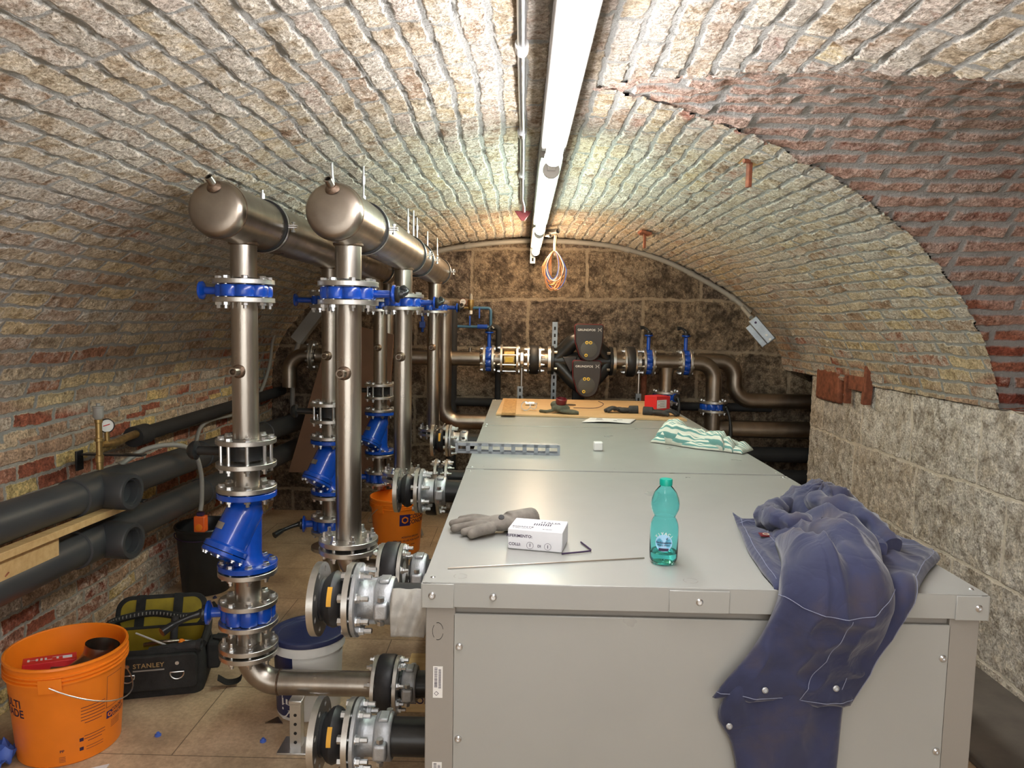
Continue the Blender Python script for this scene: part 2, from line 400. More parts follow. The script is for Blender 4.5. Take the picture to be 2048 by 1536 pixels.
# right wall (stone) with a broken-out pocket at its far end
XR = XC + AR
ysr = [v for v in ys if v < 5.36] + [5.37]
ysr = [v for i, v in enumerate(ysr) if i % 1 == 0]
def rough(yy, z): return 0
rw = grid_mesh('w', [SPR * i / 90 for i in range(91)], ysr, lambda z, yy: (XR - .015 * (1 - (z / SPR)) * 0, yy, z), lambda z, yy: (yy + .16, z + .31), None, None, flip=True)
shell('wall_right', [rw], M['rstone'])
poc = plane_grid((XR, 5.37, 0), (1, 0, 0), (0, 0, 1), .6, SPR + .1, 30, 60)
poc2 = plane_grid((XR + .6, 5.37, 0), (0, 1, 0), (0, 0, 1), .53, SPR + .1, 20, 40, flip=False)
poc3 = plane_grid((XR - .02, 5.37, SPR), (1, 0, 0), (0, 1, 0), .62, .53, 20, 20)
shell('wall_right_pocket', [poc, poc2, poc3], M['rstone'])
# lunette end wall
le = plane_grid((XE, LY - 1.3, SPR - .1), (0, 1, 0), (0, 0, 1), 2.6, 1.3, 60, 30, flip=True)
ls = plane_grid((XR - .01, LY - 1.3, SPR), (1, 0, 0), (0, 1, 0), .7, 2.6, 20, 60)
shell('wall_lunette', [le, ls], M['lunette'])
bw = plane_grid((XC - AL - .1, YB, 0), (1, 0, 0), (0, 0, 1), AL + AR + .9, 2.4, 420, 210, uv0=(.1, .22))
shell('wall_back', [bw], M['bstone'])
nw = None #((XC - AL - .1, YN, 0), (1, 0, 0), (0, 0, 1), AL + AR + .4, 2.4, 40, 20)
#, [nw], M['lowbrick'])
f = MB().box((.3, 1.8, -.02), (5.4, 8.4, .04)).build('floor', M['floor'], smooth=False); tag(f, kind='structure')
# dark stone kerb along the right wall
k = MB(); k.box(((XR + 1.69) / 2, 2.6, .02), (XR - 1.69, 5.4, .04)); k = k.build('trim_1', M['darkstone'], bevel=.01); tag(k, kind='structure')

# ------------------------------------------------------------------ fluorescent lamps
def lamp(y0, y1, col, st, label):
    x, z = .092, 2.145
    t = thing('fluorescent_lamp', label, 'ceiling lamp', (x, (y0 + y1) / 2, z), group='tube lamps in a row along the vault crown')
    h = (y1 - y0) / 2
    MB().box((0, 0, .066), (.086, 2 * h, .066)).build('housing', M['conduit'], t, bevel=.006)
    r = .027
    tb = MB().lathe([(0.004, -h + .05), (r * .7, -h + .05), (r, -h + .07), (r, h - .07), (r * .7, h - .05), (.004, h - .05)], axis=(0, 1, 0), n=20)
    tb.build('lamp_tube', emis('tube_glow', col, st), t)
    for s in (-1, 1):
        MB().lathe([(.031, 0), (.031, .016)], (0, s * (h - .045) + (-.016 if s > 0 else 0), 0), (0, 1, 0), 20).box((0, s * (h - .04), .02), (.03, .02, .05)).build('end_socket', M['white'], t, bevel=.002)
    return t
lamp(-1.15, .62, (1, .98, .99), 26, 'fluorescent tube lamp overhead just in front of the camera')
lamp(.68, 2.53, (1, .98, 1), 26, 'longest-looking white fluorescent tube, nearest of the three in view')
lamp(2.62, 4.45, (.84, 1, .88), 22, 'second fluorescent tube along the vault crown, above the middle cabinet')
lamp(4.52, 5.82, (1, .72, .45), 26, 'farthest and shortest-looking fluorescent tube, close to the end wall')
# a grey conduit beside the lamps
c = thing('ceiling_conduit', 'thin grey steel conduit running along the crown left of the lamps', 'conduit', (-.015, 2.5, 2.262))
MB().tube([(0, -3, 0), (0, -.4, 0), (.003, .3, .002), (0, 1.5, 0), (.01, 1.66, -.01), (.01, 1.74, -.03)], .011, 12).build('tube', M['zinc'], c)
for yy in (-1.35, -.7, .1, .85): MB().cyl((0, yy, 0), (0, yy + .045, 0), .017, 14).build('coupler', M['white'] if yy < -.3 else M['zinc'], c)
w = MB().prism([(-.05, 0), (.05, 0), (.01, -.055), (-.01, -.055)], -.004, .004, Matrix.Translation((-.01, 4.26, 2.235)) @ Matrix.Rotation(pi / 2, 4, 'X')).build('warning_pendant', M['maroon'], bevel=.002)
tag(w, 'small dark red triangular plate hanging at the end of the ceiling conduit', 'sign')

# ------------------------------------------------------------------ heat pump cabinets
def cabinet(y0, y1, label, front=False):
    x0, x1, zt = -.213, 1.045, 1.015
    t = thing('heat_pump_cabinet', label, 'equipment cabinet', ((x0 + x1) / 2, y0, 0), group='pale grey equipment cabinets in a row')
    hw = (x1 - x0) / 2; D = y1 - y0; H = zt
    # lid: folded tray
    b = MB().box((0, D / 2, H - .0015), (2 * hw, D, .003)); lid = b.build('lid', M['cab'], t, bevel=.0015)
    r = MB()
    r.box((-.215, .0015, H - .03), (.79, .003, .055)); r.box((.405, .0015, H - .03), (.33 + .09, .003, .055))
    r.box((-hw + .0015, D / 2, H - .03), (.003, D - .004, .055)); r.box((hw - .0015, D / 2, H - .03), (.003, D - .004, .055)); r.box((0, D - .0015, H - .03), (2 * hw, .003, .055))
    r.build('lid_rim', M['cab'], lid, bevel=.001)
    for sx in (-1, 1):
        cb = MB().box((sx * (hw - .035), -.002, H - .031), (.072, .004, .056)).box((sx * (hw + .001), .03, H - .031), (.004, .066, .056)).build('corner_bracket', M['cab'], lid, bevel=.0015)
        MB().lathe([(.0082, 0), (.0082, .002), (.005, .005), (.0024, .005), (.0024, .002), (0, .002)], (sx * (hw - .022), -.004, H - .03), (0, -1, 0), 14).build('screw', M['zinc'], cb)
    MB().box((-.01 + .0, -.0025, H - .031), (.135, .004, .052)).build('centre_tab', M['cab'], lid, bevel=.002)
    for x in (-.47, -.01, .45):
        MB().lathe([(.0082, 0), (.0082, .002), (.005, .005), (.0024, .005), (.0024, .002), (0, .002)], (x, -.003, H - .031), (0, -1, 0), 14).build('screw', M['zinc'], lid)
    # body
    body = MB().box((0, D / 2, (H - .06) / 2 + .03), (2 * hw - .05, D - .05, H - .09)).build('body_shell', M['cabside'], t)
    MB().box((0, .017, .5), (2 * hw - .135, .006, .875)).build('front_panel', M['cab'], t, bevel=.012, seg=3)
    for sx in (-1, 1):
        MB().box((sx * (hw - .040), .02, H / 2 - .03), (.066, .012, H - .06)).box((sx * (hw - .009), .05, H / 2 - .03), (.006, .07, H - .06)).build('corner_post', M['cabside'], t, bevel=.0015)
        for z in (.86, .64, .4, .15):
            MB().lathe([(.0082, 0), (.0082, .002), (.005, .005), (.0024, .005), (.0024, .002), (0, .002)], (sx * (hw - .083), .013, z), (0, -1, 0), 14).build('screw', M['zinc'], t)
    MB().box((0, D / 2, .015), (2 * hw - .1, D - .1, .03)).build('plinth', M['blackpaint'], t)
    for sx, sy in ((-1, 0), (1, 0), (-1, 1), (1, 1)):
        MB().lathe([(.0055, 0), (.0055, .001), (.0035, .003), (0, .003)], (sx * (hw - .02), .03 if sy == 0 else D - .03, H), (0, 0, 1), 14).build('screw', M['zinc'], lid)
    def mark(cx, cy, r, nrm):
        g = MB()
        for q in range(3):
            a0 = q * 2 * pi / 3 + .25
            for s_ in range(8):
                a = a0 + s_ * .2; b_ = a + .2
                P = []
                for (aa, rr) in ((a, r), (b_, r), (b_, r - .0016), (a, r - .0016)):
                    P.append((cx + rr * cos(aa), cy + rr * sin(aa), H + .0004) if nrm == 'z' else (cx + rr * .6 * cos(aa), .0135, cy + rr * sin(aa)))
                g.add(P, [(0, 1, 2, 3)])
        return g
    mark(-hw + .082, .04, .016, 'z').add(mark(0, .04, .014, 'z').v, []).build('punch_mark', M['cabside'], lid, smooth=False)
    mark(-.02, .045, .017, 'z').build('punch_mark', M['cabside'], lid, smooth=False)
    if front:
        mark(-hw + .034, .865 + .03, .021, 'y').build('knockout_slot', M['void'], t, smooth=False)
        for z in (.775, .545):
            lb = MB().box((-hw + .035, .0134, z), (.022, .0006, .075)).build('sticker', M['white'], t, smooth=False)
            g = MB()
            for i in range(22):
                w_ = .0006 + .0008 * random.random(); g.box((-hw + .0305, .0128, z + .034 - i * .0022), (.007, .0002, w_)); g.box((-hw + .0395, .0128, z + .03 - i * .0021), (.006, .0002, .0009))
            g.ring((-hw + .032, .0129, z - .027), (-hw + .032, .0127, z - .027), .0055, .0042, 4, 0)
            g.build('barcode', M['print'], lb, smooth=False)
    return t
CT = 1.015
cabinet(1.577, 2.818, 'nearest pale grey metal equipment cabinet, with bottle and overalls on its lid', True)
cabinet(2.838, 4.03, 'middle pale grey metal equipment cabinet, with striped cloth and slotted channel on its lid')
cabinet(4.046, 5.38, 'farthest pale grey equipment cabinet, half covered by a plywood sheet')
# ------------------------------------------------------------------ piping component builders (all along local +Z)
_bolt = {}
def bolt_mesh(L, kind):
    k = (round(L, 4), kind)
    if k not in _bolt:
        b = MB(); r = .0125
        b.lathe([(r, L), (r, L + .010), (r * .8, L + .0115)] if kind == 'head' else [(r, L), (r, L + .010), (.007, L + .0105), (.007, L + .026), (.0055, L + .028)], n=6 if kind == 'head' else 6)
        b.lathe([(r, 0), (r, -.010), (.007, -.0105), (.007, -.022)], n=6)
        b.lathe([(.0155, L), (.0155, L + .0015)], n=14).cyl((0, 0, -.001), (0, 0, L + .001), .0068, 8)
        me = bpy.data.meshes.new('bolt'); me.from_pydata(b.v, [], b.f)
        bm = bmesh.new(); bm.from_mesh(me); bmesh.ops.recalc_face_normals(bm, faces=bm.faces); bm.to_mesh(me); bm.free()
        me.materials.append(M['zinc']); _bolt[k] = me
    return _bolt[k]
def bolts(parent, z0, z1, R, n=8, kind='head', ph=.39):
    me = bolt_mesh(z1 - z0, kind)
    for i in range(n):
        a = ph + 2 * pi * i / n
        o = bpy.data.objects.new('bolt', me); COL.objects.link(o); o.parent = parent
        o.location = (R * cos(a), R * sin(a), z0); o.rotation_euler = (0, 0, a * 3.1)
FR, FB = .108, .088
def flange(parent, z0, z1, ri=.046, R=FR, m='flange', name='flange', hub=0):
    b = MB().ring((0, 0, z0), (0, 0, z1), R, ri, 56)
    return b.build(name, M[m], parent)
def pipe(parent, z0, z1, r=.047, m='steel', name='pipe', welds=()):
    o = MB().lathe([(r, z0), (r, z1)], n=40).build(name, M[m], parent)
    for z in welds: MB().lathe([(r, z - .004), (r + .003, z - .002), (r + .003, z + .002), (r, z + .004)], n=40).build('weld_bead', M['weld'], parent)
    return o
def nozzle(parent, z, ang, r=.047, m='steel'):
    d = Vector((cos(ang), sin(ang), 0))
    b = MB(); p = Vector((0, 0, z)) + d * (r - .004)
    b.lathe([(.016, 0), (.016, .04), (.011, .04), (.011, .005), (0, .005)], p, d, 18)
    o = b.build('threaded_socket', M[m], parent)
    MB().lathe([(.027, 0), (.024, .007), (.016, .012)], p, d, 20).build('weld_bead', M['weld'], o)
def valve(root, z0, z1, ang, lever=None, m='blue', R=.084, neck=.125, lug=True, leverm='blackpaint'):
    zc = (z0 + z1) / 2; h = (z1 - z0)
    n = 96
    sc = (lambda t: 1 + .2 * abs(sin(4 * t)) ** .6) if lug else (lambda t: 1.0)
    b = MB().lathe([(R * .6, z0), (R * .97, z0), (R, z0 + .006), (R, z1 - .006), (R * .97, z1), (R * .6, z1)], n=n, scal=sc)
    body = b.build('valve_body', M[m], root)
    d = Vector((cos(ang), sin(ang), 0)); c = Vector((0, 0, zc))
    nk = MB().cyl(c + d * R * .9, c + d * (R + neck), h * .34, 20)
    nk.lathe([(h * .42, 0), (h * .8, .01), (h * .8, .018), (h * .5, .02)], c + d * (R + neck - .012), d, 24)
    nk.build('valve_neck', M[m], root)
    if lever is not None:
        s = MB(); p = c + d * (R + neck + .006)
        s.lathe([(.026, 0), (.03, .005), (.03, .014), (.016, .018), (.014, .03), (0, .03)], p, d, 16)
        s.build('valve_stem', M[leverm], root)
        l = Vector(lever); q = p + d * .022
        u = d.cross(l.normalized()); pts = [q, q + l * .25 + d * .012, q + l * .6 + d * .014, q + l]
        lv = MB(); P = spline(pts, 6)
        for i in range(len(P) - 1):
            pass
        lv.tube(P, .012, 10, rs=[.014 - .004 * sin(pi * i / (len(P) - 1)) + (.003 if i > len(P) * .6 else 0) for i in range(len(P))])
        lv.build('lever', M[leverm], root)
    return root
def valve_set(loc, rot, label, ang, lever=None, th=.042, fl=.018, zf=True, m='blue', neck=.125, bk='head', cat='valve', name='butterfly_valve', R=.084, ph=.39, group=None):
    t = thing(name, label, cat, loc, rot, group)
    valve(t, -th / 2, th / 2, ang, lever, m, R=R, neck=neck)
    f1 = flange(t, th / 2 + .003, th / 2 + .003 + fl); f2 = flange(t, -th / 2 - .003 - fl, -th / 2 - .003)
    bolts(f1, -th / 2 - .003 - fl, th / 2 + .003 + fl, FB, 8, bk, ph)
    return t
def spacer_valve(loc, rot, label, ang, group=None):
    # black wafer valve clamped between two flanges by long visible studs
    t = thing('wafer_valve', label, 'valve', loc, rot, group)
    MB().lathe([(.05, -.03), (.068, -.027), (.068, .005), (.07, .012), (.07, .024), (.05, .027)], n=48).build('valve_body', M['blackpaint'], t)
    d = Vector((cos(ang), sin(ang), 0))
    MB().cyl(d * .06, d * .185, .017, 18).lathe([(.02, 0), (.036, .006), (.036, .018), (.028, .03), (.02, .036)], d * .18, d, 20).build('valve_neck', M['blackpaint'], t)
    f1 = flange(t, .033, .051); f2 = flange(t, -.055, -.037)
    bolts(f1, -.055, .051, FB, 8, 'head')
    return t
def strainer(loc, rot, label, ang, group=None):
    t = thing('y_strainer', label, 'strainer', loc, rot, group)
    f = flange(t, .150, .168, name='flange'); g = MB().ring((0, 0, .126), (0, 0, .146), FR, .04, 56).build('inlet_flange', M['blue'], t)
    bolts(f, .126, .168, FB, 8, 'head')
    g2 = MB().ring((0, 0, -.146), (0, 0, -.126), FR, .04, 56).build('outlet_flange', M['blue'], t); f2 = flange(t, -.170, -.152)
    bolts(g2, -.170, -.126, FB, 8, 'head')
    b = MB()
    b.lathe([(.070, .130), (.058, .11), (.055, .09), (.053, .05), (.052, -.09), (.055, -.11), (.068, -.13)], n=40)
    d = Vector((cos(ang) * .52, sin(ang) * .52, -.85)).normalized()
    o = Vector((0, 0, .085)) - d * .02
    b.lathe([(.04, -.02), (.064, .02), (.068, .06), (.070, .17), (.082, .178), (.082, .196)], o, d, 40)
    body = b.build('strainer_body', M['blue'], t)
    c = MB().lathe([(.082, .199), (.082, .212), (.076, .216), (.045, .218), (.03, .226), (.012, .228), (0, .228)], o, d, 40).build('strainer_cap', M['blue'], t)
    u, v, a = frame(d)
    for i in range(8):
        q = o + (u * cos(i * pi / 4) + v * sin(i * pi / 4)) * .070 + d * .212
        MB().lathe([(.009, 0), (.009, .007), (.005, .008), (.005, .013)], q, d, 6).build('bolt', M['zinc'], c)
    # rating plate
    s = Vector((cos(ang), sin(ang), 0)); w = Vector((-sin(ang), cos(ang), 0))
    e = (d.cross(w)).normalized()
    if e.dot(s) < 0: e = -e
    P = MB()
    for k in range(9):
        a0 = -.32 + .64 * k / 8
        for hh in (.105, .130): P.v.append(tuple(o + d * hh + (e * cos(a0) + w * sin(a0)) * .0715))
    P.f = [(2 * k, 2 * k + 1, 2 * k + 3, 2 * k + 2) for k in range(8)]
    P.build('rating_plate', M['zinc'], t)
    return t
def elbow_path(p0, d0, p1, d1, R, n=14):
    # p0 straight along d0, corner, along d1 to p1 (d0 perpendicular to d1)
    p0 = Vector(p0); p1 = Vector(p1); d0 = Vector(d0).normalized(); d1 = Vector(d1).normalized()
    k = (p1 - p0).dot(d0); c = p0 + d0 * k
    a = c - d0 * R; b = c + d1 * R; cc = a + d1 * R
    pts = [p0] + [cc - d1 * R * cos(i * pi / 2 / n) + d0 * R * sin(i * pi / 2 / n) for i in range(n + 1)] + [p1]
    return pts
def drum_joint(loc, rot, label, L=.1, group=None, R=.110):
    t = thing('rubber_expansion_joint', label, 'expansion joint', loc, rot, group)
    f1 = flange(t, 0, .016, R=FR - .003); f2 = flange(t, L - .016, L, R=FR - .003)
    MB().lathe([(.06, .017), (R - .004, .018), (R, .024), (R, L - .024), (R - .004, L - .018), (.06, L - .017)], n=56).build('rubber_body', M['rubber'], t)
    bolts(f1, -.001, .017, FB, 8, 'head'); bolts(f2, L - .017, L + .001, FB, 8, 'nut')
    return t
def flange_holes(parent, z0, z1, R=FR, ri=.05, nh=8, m='flange'):
    bm = bmesh.new()
    def circ(cx, cy, r, n):
        vs = [bm.verts.new((cx + r * cos(2 * pi * i / n), cy + r * sin(2 * pi * i / n), z0)) for i in range(n)]
        for i in range(n): bm.edges.new((vs[i], vs[(i + 1) % n]))
    circ(0, 0, R, 64); circ(0, 0, ri, 40)
    for i in range(nh): circ(FB * cos(.39 + i * pi / 4), FB * sin(.39 + i * pi / 4), .0095, 14)
    bmesh.ops.triangle_fill(bm, use_beauty=True, use_dissolve=False, edges=bm.edges[:])
    r = bmesh.ops.extrude_face_region(bm, geom=bm.faces[:])
    for v in [g for g in r['geom'] if isinstance(g, bmesh.types.BMVert)]: v.co.z += z1 - z0
    bmesh.ops.recalc_face_normals(bm, faces=bm.faces[:])
    me = bpy.data.meshes.new('flange'); bm.to_mesh(me); bm.free()
    for p in me.polygons: p.use_smooth = True
    me.set_sharp_from_angle(angle=radians(35))
    o = link('flange', me, M[m], parent)
    return o
RX = (0, pi / 2, 0)
def coupling(root_loc, label, w=.052, r=.06, group=None, flip=False):
    t = thing('grooved_coupling', label, 'pipe coupling', root_loc, RX, group)
    b = MB().lathe([(r * .8, -w / 2), (r + .006, -w / 2), (r + .01, -w / 2 + .006), (r + .01, w / 2 - .006), (r + .006, w / 2), (r * .8, w / 2)], n=40)
    b.build('housing', M['cast'], t)
    for s in (-1, 1):
        # bolt pads front and back (local y = world y)
        e = MB().box((0, s * (r + .02), 0), (.05, .034, w * .8)).build('bolt_pad', M['cast'], t, bevel=.008, seg=3)
        MB().lathe([(.011, -.04), (.011, -.028), (.007, -.027), (.007, .03), (.011, .03), (.011, .042)], (0, s * (r + .022), 0), (1, 0, 0), 6).build('bolt', M['zinc'], e)
    MB().box((-(r + .008), -.01, 0), (.012, .05, w * .6)).build('raised_mark', M['cast'], t, bevel=.004)
    return t
def bellow_set(x, y, z, label, sticker=True):
    # loose flange | rubber bulb | flange pair with bolts ; pipe axis +X
    t = thing('rubber_expansion_joint', label, 'expansion joint', (x, y, z), RX, 'bulbous rubber joints at the cabinet inlets')
    flange_holes(t, 0, .020)
    MB().lathe([(.062, .018), (.064, .024), (.060, .029), (.068, .036), (.078, .046), (.083, .059), (.078, .072), (.068, .083), (.060, .091), (.064, .096), (.062, .102)], n=56).build('rubber_bulb', M['rubber'], t)
    if sticker:
        P = MB()
        for k in range(10):
            a = -2.35 + k * .075
            for hh in (.052, .066): P.v.append((.0838 * cos(a), .0838 * sin(a), hh))
        P.f = [(2 * k, 2 * k + 1, 2 * k + 3, 2 * k + 2) for k in range(9)]
        P.build('orange_label', M['tan'], t)
    flange_holes(t, .100, .117)
    f2 = MB().lathe([(.05, .122), (FR - .002, .122), (FR, .124), (FR, .134), (FR - .004, .138), (.07, .140), (.06, .150), (.057, .165), (.057, .19)], n=56).build('counter_flange', M['cast'], t)
    for i in range(8):
        a = .39 + i * pi / 4
        o = MB(); q = Vector((FB * cos(a), FB * sin(a), 0))
        o.lathe([(.0125, .086), (.0125, .099)], q, n=6).lathe([(.0125, .140), (.0125, .152), (.008, .153), (.008, .174), (.006, .176)], q, n=6).lathe([(.0155, .138), (.0155, .141)], q, n=14).cyl(q + Vector((0, 0, .098)), q + Vector((0, 0, .141)), .007, 8)
        o.build('bolt', M['zinc'], f2)
    return t
def hpipe(name, label, x0, x1, y, z, r, m, cat='pipe', extra=None, group=None):
    t = thing(name, label, cat, ((x0 + x1) / 2, y, z), (0, 0, 0), group)
    h = (x1 - x0) / 2
    MB().lathe([(r, -h), (r, h)], axis=(1, 0, 0), n=32).build('pipe_wall', M[m], t)
    return t

# ------------------------------------------------------------------ overhead headers and their drops
def header(x, label, droplist, clamps, yend=5.45, zc=1.952, side=''):
    r = .095
    t = thing('header_pipe', label, 'header pipe', (x, 2.40, zc), (0, 0, 0), 'pair of large steel headers under the vault')
    L = yend - 2.40
    MB().lathe([(r, .05), (r, L - .05)], axis=(0, 1, 0), n=64).build('pipe_wall', M['steel'], t)
    for o, d in ((.05, -1), (L - .05, 1)):
        pr = [(r, 0), (r * .995, .014), (r * .965, .026), (r * .90, .035), (r * .80, .040), (r * .5, .0435), (.002, .045)]
        MB().lathe(pr, (0, o, 0), (0, d, 0), 64).build('end_cap', M['steel_dark'], t)
    MB().lathe([(r, .046), (r + .0016, .048), (r + .0016, .053), (r, .055)], axis=(0, 1, 0), n=64).build('weld_bead', M['weld'], t)
    nz = MB().lathe([(.0135, 0), (.0135, .04), (.0095, .04), (.0095, .005), (0, .005)], (0, .018, .072), Vector((-.2, -.75, .62)), 18).build('threaded_socket', M['steel'], t)
    MB().lathe([(.026, .0), (.024, .006), (.015, .014)], (0, .016, .070), Vector((-.1, -.75, .6)), 20).build('weld_bead', M['weld'], nz)
    for i, (yy, sy) in enumerate(droplist):
        s = MB().cyl((0, yy - 2.40, -.085), (0, yy - 2.40, 1.74 - zc), .047, 40).build('drop_stub', M['steel'], t)
        MB().lathe([(.047, 0), (.054, -.004), (.053, -.01), (.047, -.014)], (0, yy - 2.40, -.082), (0, 0, 1), 40).build('weld_bead', M['weld'], s)
    for yy in clamps:
        c = thing('pipe_clamp', 'steel pipe clamp with black rubber lining and hanging rod, %s' % side % {}, 'pipe clamp', (x, yy, zc)) if False else None
    return t
XH1, XH2 = -1.022, -.632
Y1, Y2, Y3 = 2.66, 3.86, 5.06
header(XH1, 'left of the two large stainless steel headers hung under the vault', [(Y1, 0), (Y2, 0), (Y3, 0)], [])
header(XH2, 'right of the two large stainless steel headers hung under the vault', [(2.63, 0), (3.84, 0), (5.22, 0)], [], yend=5.5)
def ceil_z(x):
    a = AL if x < XC else AR
    return ZC + BH * sqrt(max(0, 1 - ((x - XC) / a) ** 2))
def clamp(x, y, label, rod=True, zc=1.952):
    t = thing('pipe_clamp', label, 'pipe clamp', (x, y, zc), (0, 0, 0), 'rubber lined clamps round the headers')
    MB().ring((0, -.019, 0), (0, .019, 0), .103, .0945, 64).build('rubber_lining', M['rubber'], t)
    MB().ring((0, -.008, 0), (0, .008, 0), .1045, .102, 64).build('clamp_band', M['zinc'], t)
    for s in (-1, 1):
        e = MB().box((s * .118, 0, .004), (.034, .022, .003)).box((s * .118, 0, -.004), (.034, .022, .003)).build('clamp_ear', M['zinc'], t)
        MB().lathe([(.008, -.022), (.008, -.014), (.004, -.013), (.004, .012), (.008, .012), (.008, .018)], (s * .12, 0, 0), (0, 0, 1), 6).build('bolt', M['zinc'], e)
    H = ceil_z(x) - zc - .005
    MB().lathe([(.009, .100), (.009, .125), (.004, .126), (.004, H)], n=10).build('threaded_rod', M['zinc'], t)
    if H > .2: MB().lathe([(.0075, .17), (.0075, .2)], n=6).build('rod_coupler', M['zinc'], t)
    return t
clamp(XH1, 2.86, 'clamp nearest the camera on the left steel header'); clamp(XH1, 4.02, 'middle clamp on the left steel header, half hidden by the right header'); clamp(XH1, 5.2, 'farthest clamp on the left steel header')
clamp(XH2, 2.88, 'clamp nearest the camera on the right steel header'); clamp(XH2, 3.98, 'second clamp from the camera on the right steel header')
clamp(XH2, 4.32, 'third clamp from the camera on the right steel header'); clamp(XH2, 5.33, 'farthest clamp on the right steel header, near its end')
# loose threaded rods in the vault
def rod(x, y, L, label, r=.005, bend=0):
    z = ceil_z(x)
    t = MB().tube([(x, y, z + .01), (x + bend * .3, y, z - L * .5), (x + bend, y, z - L)], r, 8).build('threaded_rod', M['zinc'])
    tag(t, label, 'threaded rod', 'bare rods sticking out of the vault')
rod(-.73, 2.78, .085, 'short bent rod poking from the vault above the right header cap', .005, .008)
rod(-.62, 4.1, .16, 'thin bare rod from the vault beside the second clamp of the right header')
rod(-.66, 5.0, .2, 'thin dark bare rod hanging from the vault near the far end of the headers')

def riser_long(x, y, full, tag_, groupsfx=''):
    # upper butterfly valve, riser down to z 1.15, wafer valve, strainer, lower valve, bottom flange pair
    nm = tag_
    valve_set((x, y, 1.692), (0, 0, 0), 'blue butterfly valve under the left header, %s' % nm, pi, group='blue butterfly valves at header height', neck=.07 if full else .1)
    t = thing('riser_pipe', 'stainless riser pipe below the left header, %s' % nm, 'riser pipe', (x, y, 1.15), group='stainless riser pipes')
    pipe(t, 0, .505); nozzle(t, .25, radians(-100)); 
    spacer_valve((x, y, 1.098), (0, 0, 0), 'black wafer valve held by long studs, %s' % nm, pi, 'black wafer valves between studs')
    s = thing('spool_pipe', 'short steel spool above the blue strainer, %s' % nm, 'pipe spool', (x, y, 1.0), group='short steel spools'); pipe(s, -.04, .044)
    strainer((x, y, .803), (0, 0, 0), 'blue Y-strainer with bolted cap, %s' % nm, radians(-128), 'blue strainers on the left risers')
    s = thing('spool_pipe', 'short steel spool below the blue strainer, %s' % nm, 'pipe spool', (x, y, .55), group='short steel spools'); pipe(s, -.03, .084)
    v = thing('butterfly_valve', 'blue butterfly valve with black lever low on its riser, %s' % nm, 'valve', (x, y, .484), group='low blue lever valves')
    valve(v, -.028, .028, radians(190), (-.10, -.10, -.035), R=.083, neck=.06)
    f1 = flange(v, .031, .049); f2 = flange(v, -.049, -.031); bolts(f1, -.049, .049, FB)
    if full:
        s = thing('flanged_spool', 'short spool with bolted flange pair above the elbow, %s' % nm, 'pipe spool', (x, y, .38), group='short steel spools')
        pipe(s, -.02, .055); a = flange(s, -.035, -.017); b_ = flange(s, -.064, -.046); bolts(a, -.064, -.017, FB, 8, 'nut')
    else:
        s = thing('flanged_spool', 'low short steel spool, %s' % nm, 'pipe spool', (x, y, .38), group='short steel spools')
        pipe(s, -.2 if y < 4.5 else .015, .055); a = flange(s, -.035, -.017) if y < 4.5 else None
riser_long(XH1, Y1, True, 'on the front left riser')
riser_long(XH1, Y2, False, 'on the second left riser')
riser_long(XH1 + .03, Y3, False, 'on the third left riser')
# elbow and horizontal run of the front riser
t = thing('elbow_pipe', 'stainless elbow and horizontal pipe running from the front left riser to the cabinet', 'pipe', (XH1, Y1, .205))
P = elbow_path((0, 0, .111), (0, 0, -1), (.482, 0, 0), (1, 0, 0), .115)
MB().tube(P, .047, 40, caps=False).build('bend', M['steel'], t)
MB().lathe([(.047, -.004), (.0495, -.002), (.0495, .002), (.047, .004)], (.118, 0, 0), (1, 0, 0), 40).build('weld_bead', M['weld'], t)
drum_joint((-.54, Y1, .207), RX, 'black rubber drum joint between flanges on the low pipe from the front left riser', .097, 'drum shaped rubber joints')
coupling((-.402, Y1, .21), 'grey grooved coupling next to the low drum joint', group='grooved couplings by the cabinets')
hpipe('cabinet_stub', 'black stub pipe entering the front cabinet behind the low coupling', -.44, -.19, Y1, .21, .05, 'blackpaint', group='black stub pipes into the cabinets')
# strut post carrying the elbow
t = thing('support_strut', 'perforated steel strut post with base plate under the low elbow pipe', 'support post', (-.812, 2.572, 0))
b = MB(); b.box((0, .018, .0875), (.041, .003, .175)); 
st = MB()
st.box((-.019, .0, .0875), (.003, .04, .175)); st.box((.019, 0, .0875), (.003, .04, .175)); st.box((0, .019, .0875), (.041, .003, .175)); st.box((0, -.019, .0875), (.041, .003, .175))
st.build('channel', M['zinc'], t)
for z in (.03, .065, .10, .135): MB().lathe([(.006, 0), (.006, .001)], (0, -.0208, z), (0, -1, 0), 12).build('slot', M['void'], t)
MB().box((0, 0, .004), (.12, .11, .008)).build('base_plate', M['zinc'], t, bevel=.002)
MB().box((0, .0, .182), (.05, .045, .016)).build('clamp_saddle', M['zinc'], t, bevel=.003)

# front right riser
def riser_short(x, y, tag_, zbot=.79, lev=True):
    nm = tag_
    valve_set((x, y, 1.689), (0, 0, 0), 'blue butterfly valve with black lever under the right header, %s' % nm, 0 if lev else pi, (.02, -.11, .0) if False else (.0, .03, .02), group='blue butterfly valves at header height', neck=.08)
    t = thing('riser_pipe', 'long stainless riser pipe below the right header, %s' % nm, 'riser pipe', (x, y, zbot), group='stainless riser pipes')
    pipe(t, -.005, 1.66 - zbot); nozzle(t, 1.403 - zbot, radians(-97))
    a = flange(t, -.02, -.002, ri=.047); b_ = flange(t, -.053, -.035); bolts(a, -.053, -.002, FB, 8, 'nut')
    MB().lathe([(.06, -.034), (.06, -.021)], n=30).build('gasket', M['rubber'], t)
riser_short(XH2, 2.63, 'nearest the camera')
riser_short(XH2, 3.84, 'second from the camera')
riser_short(XH2 - .005, 5.22, 'third from the camera', .82)
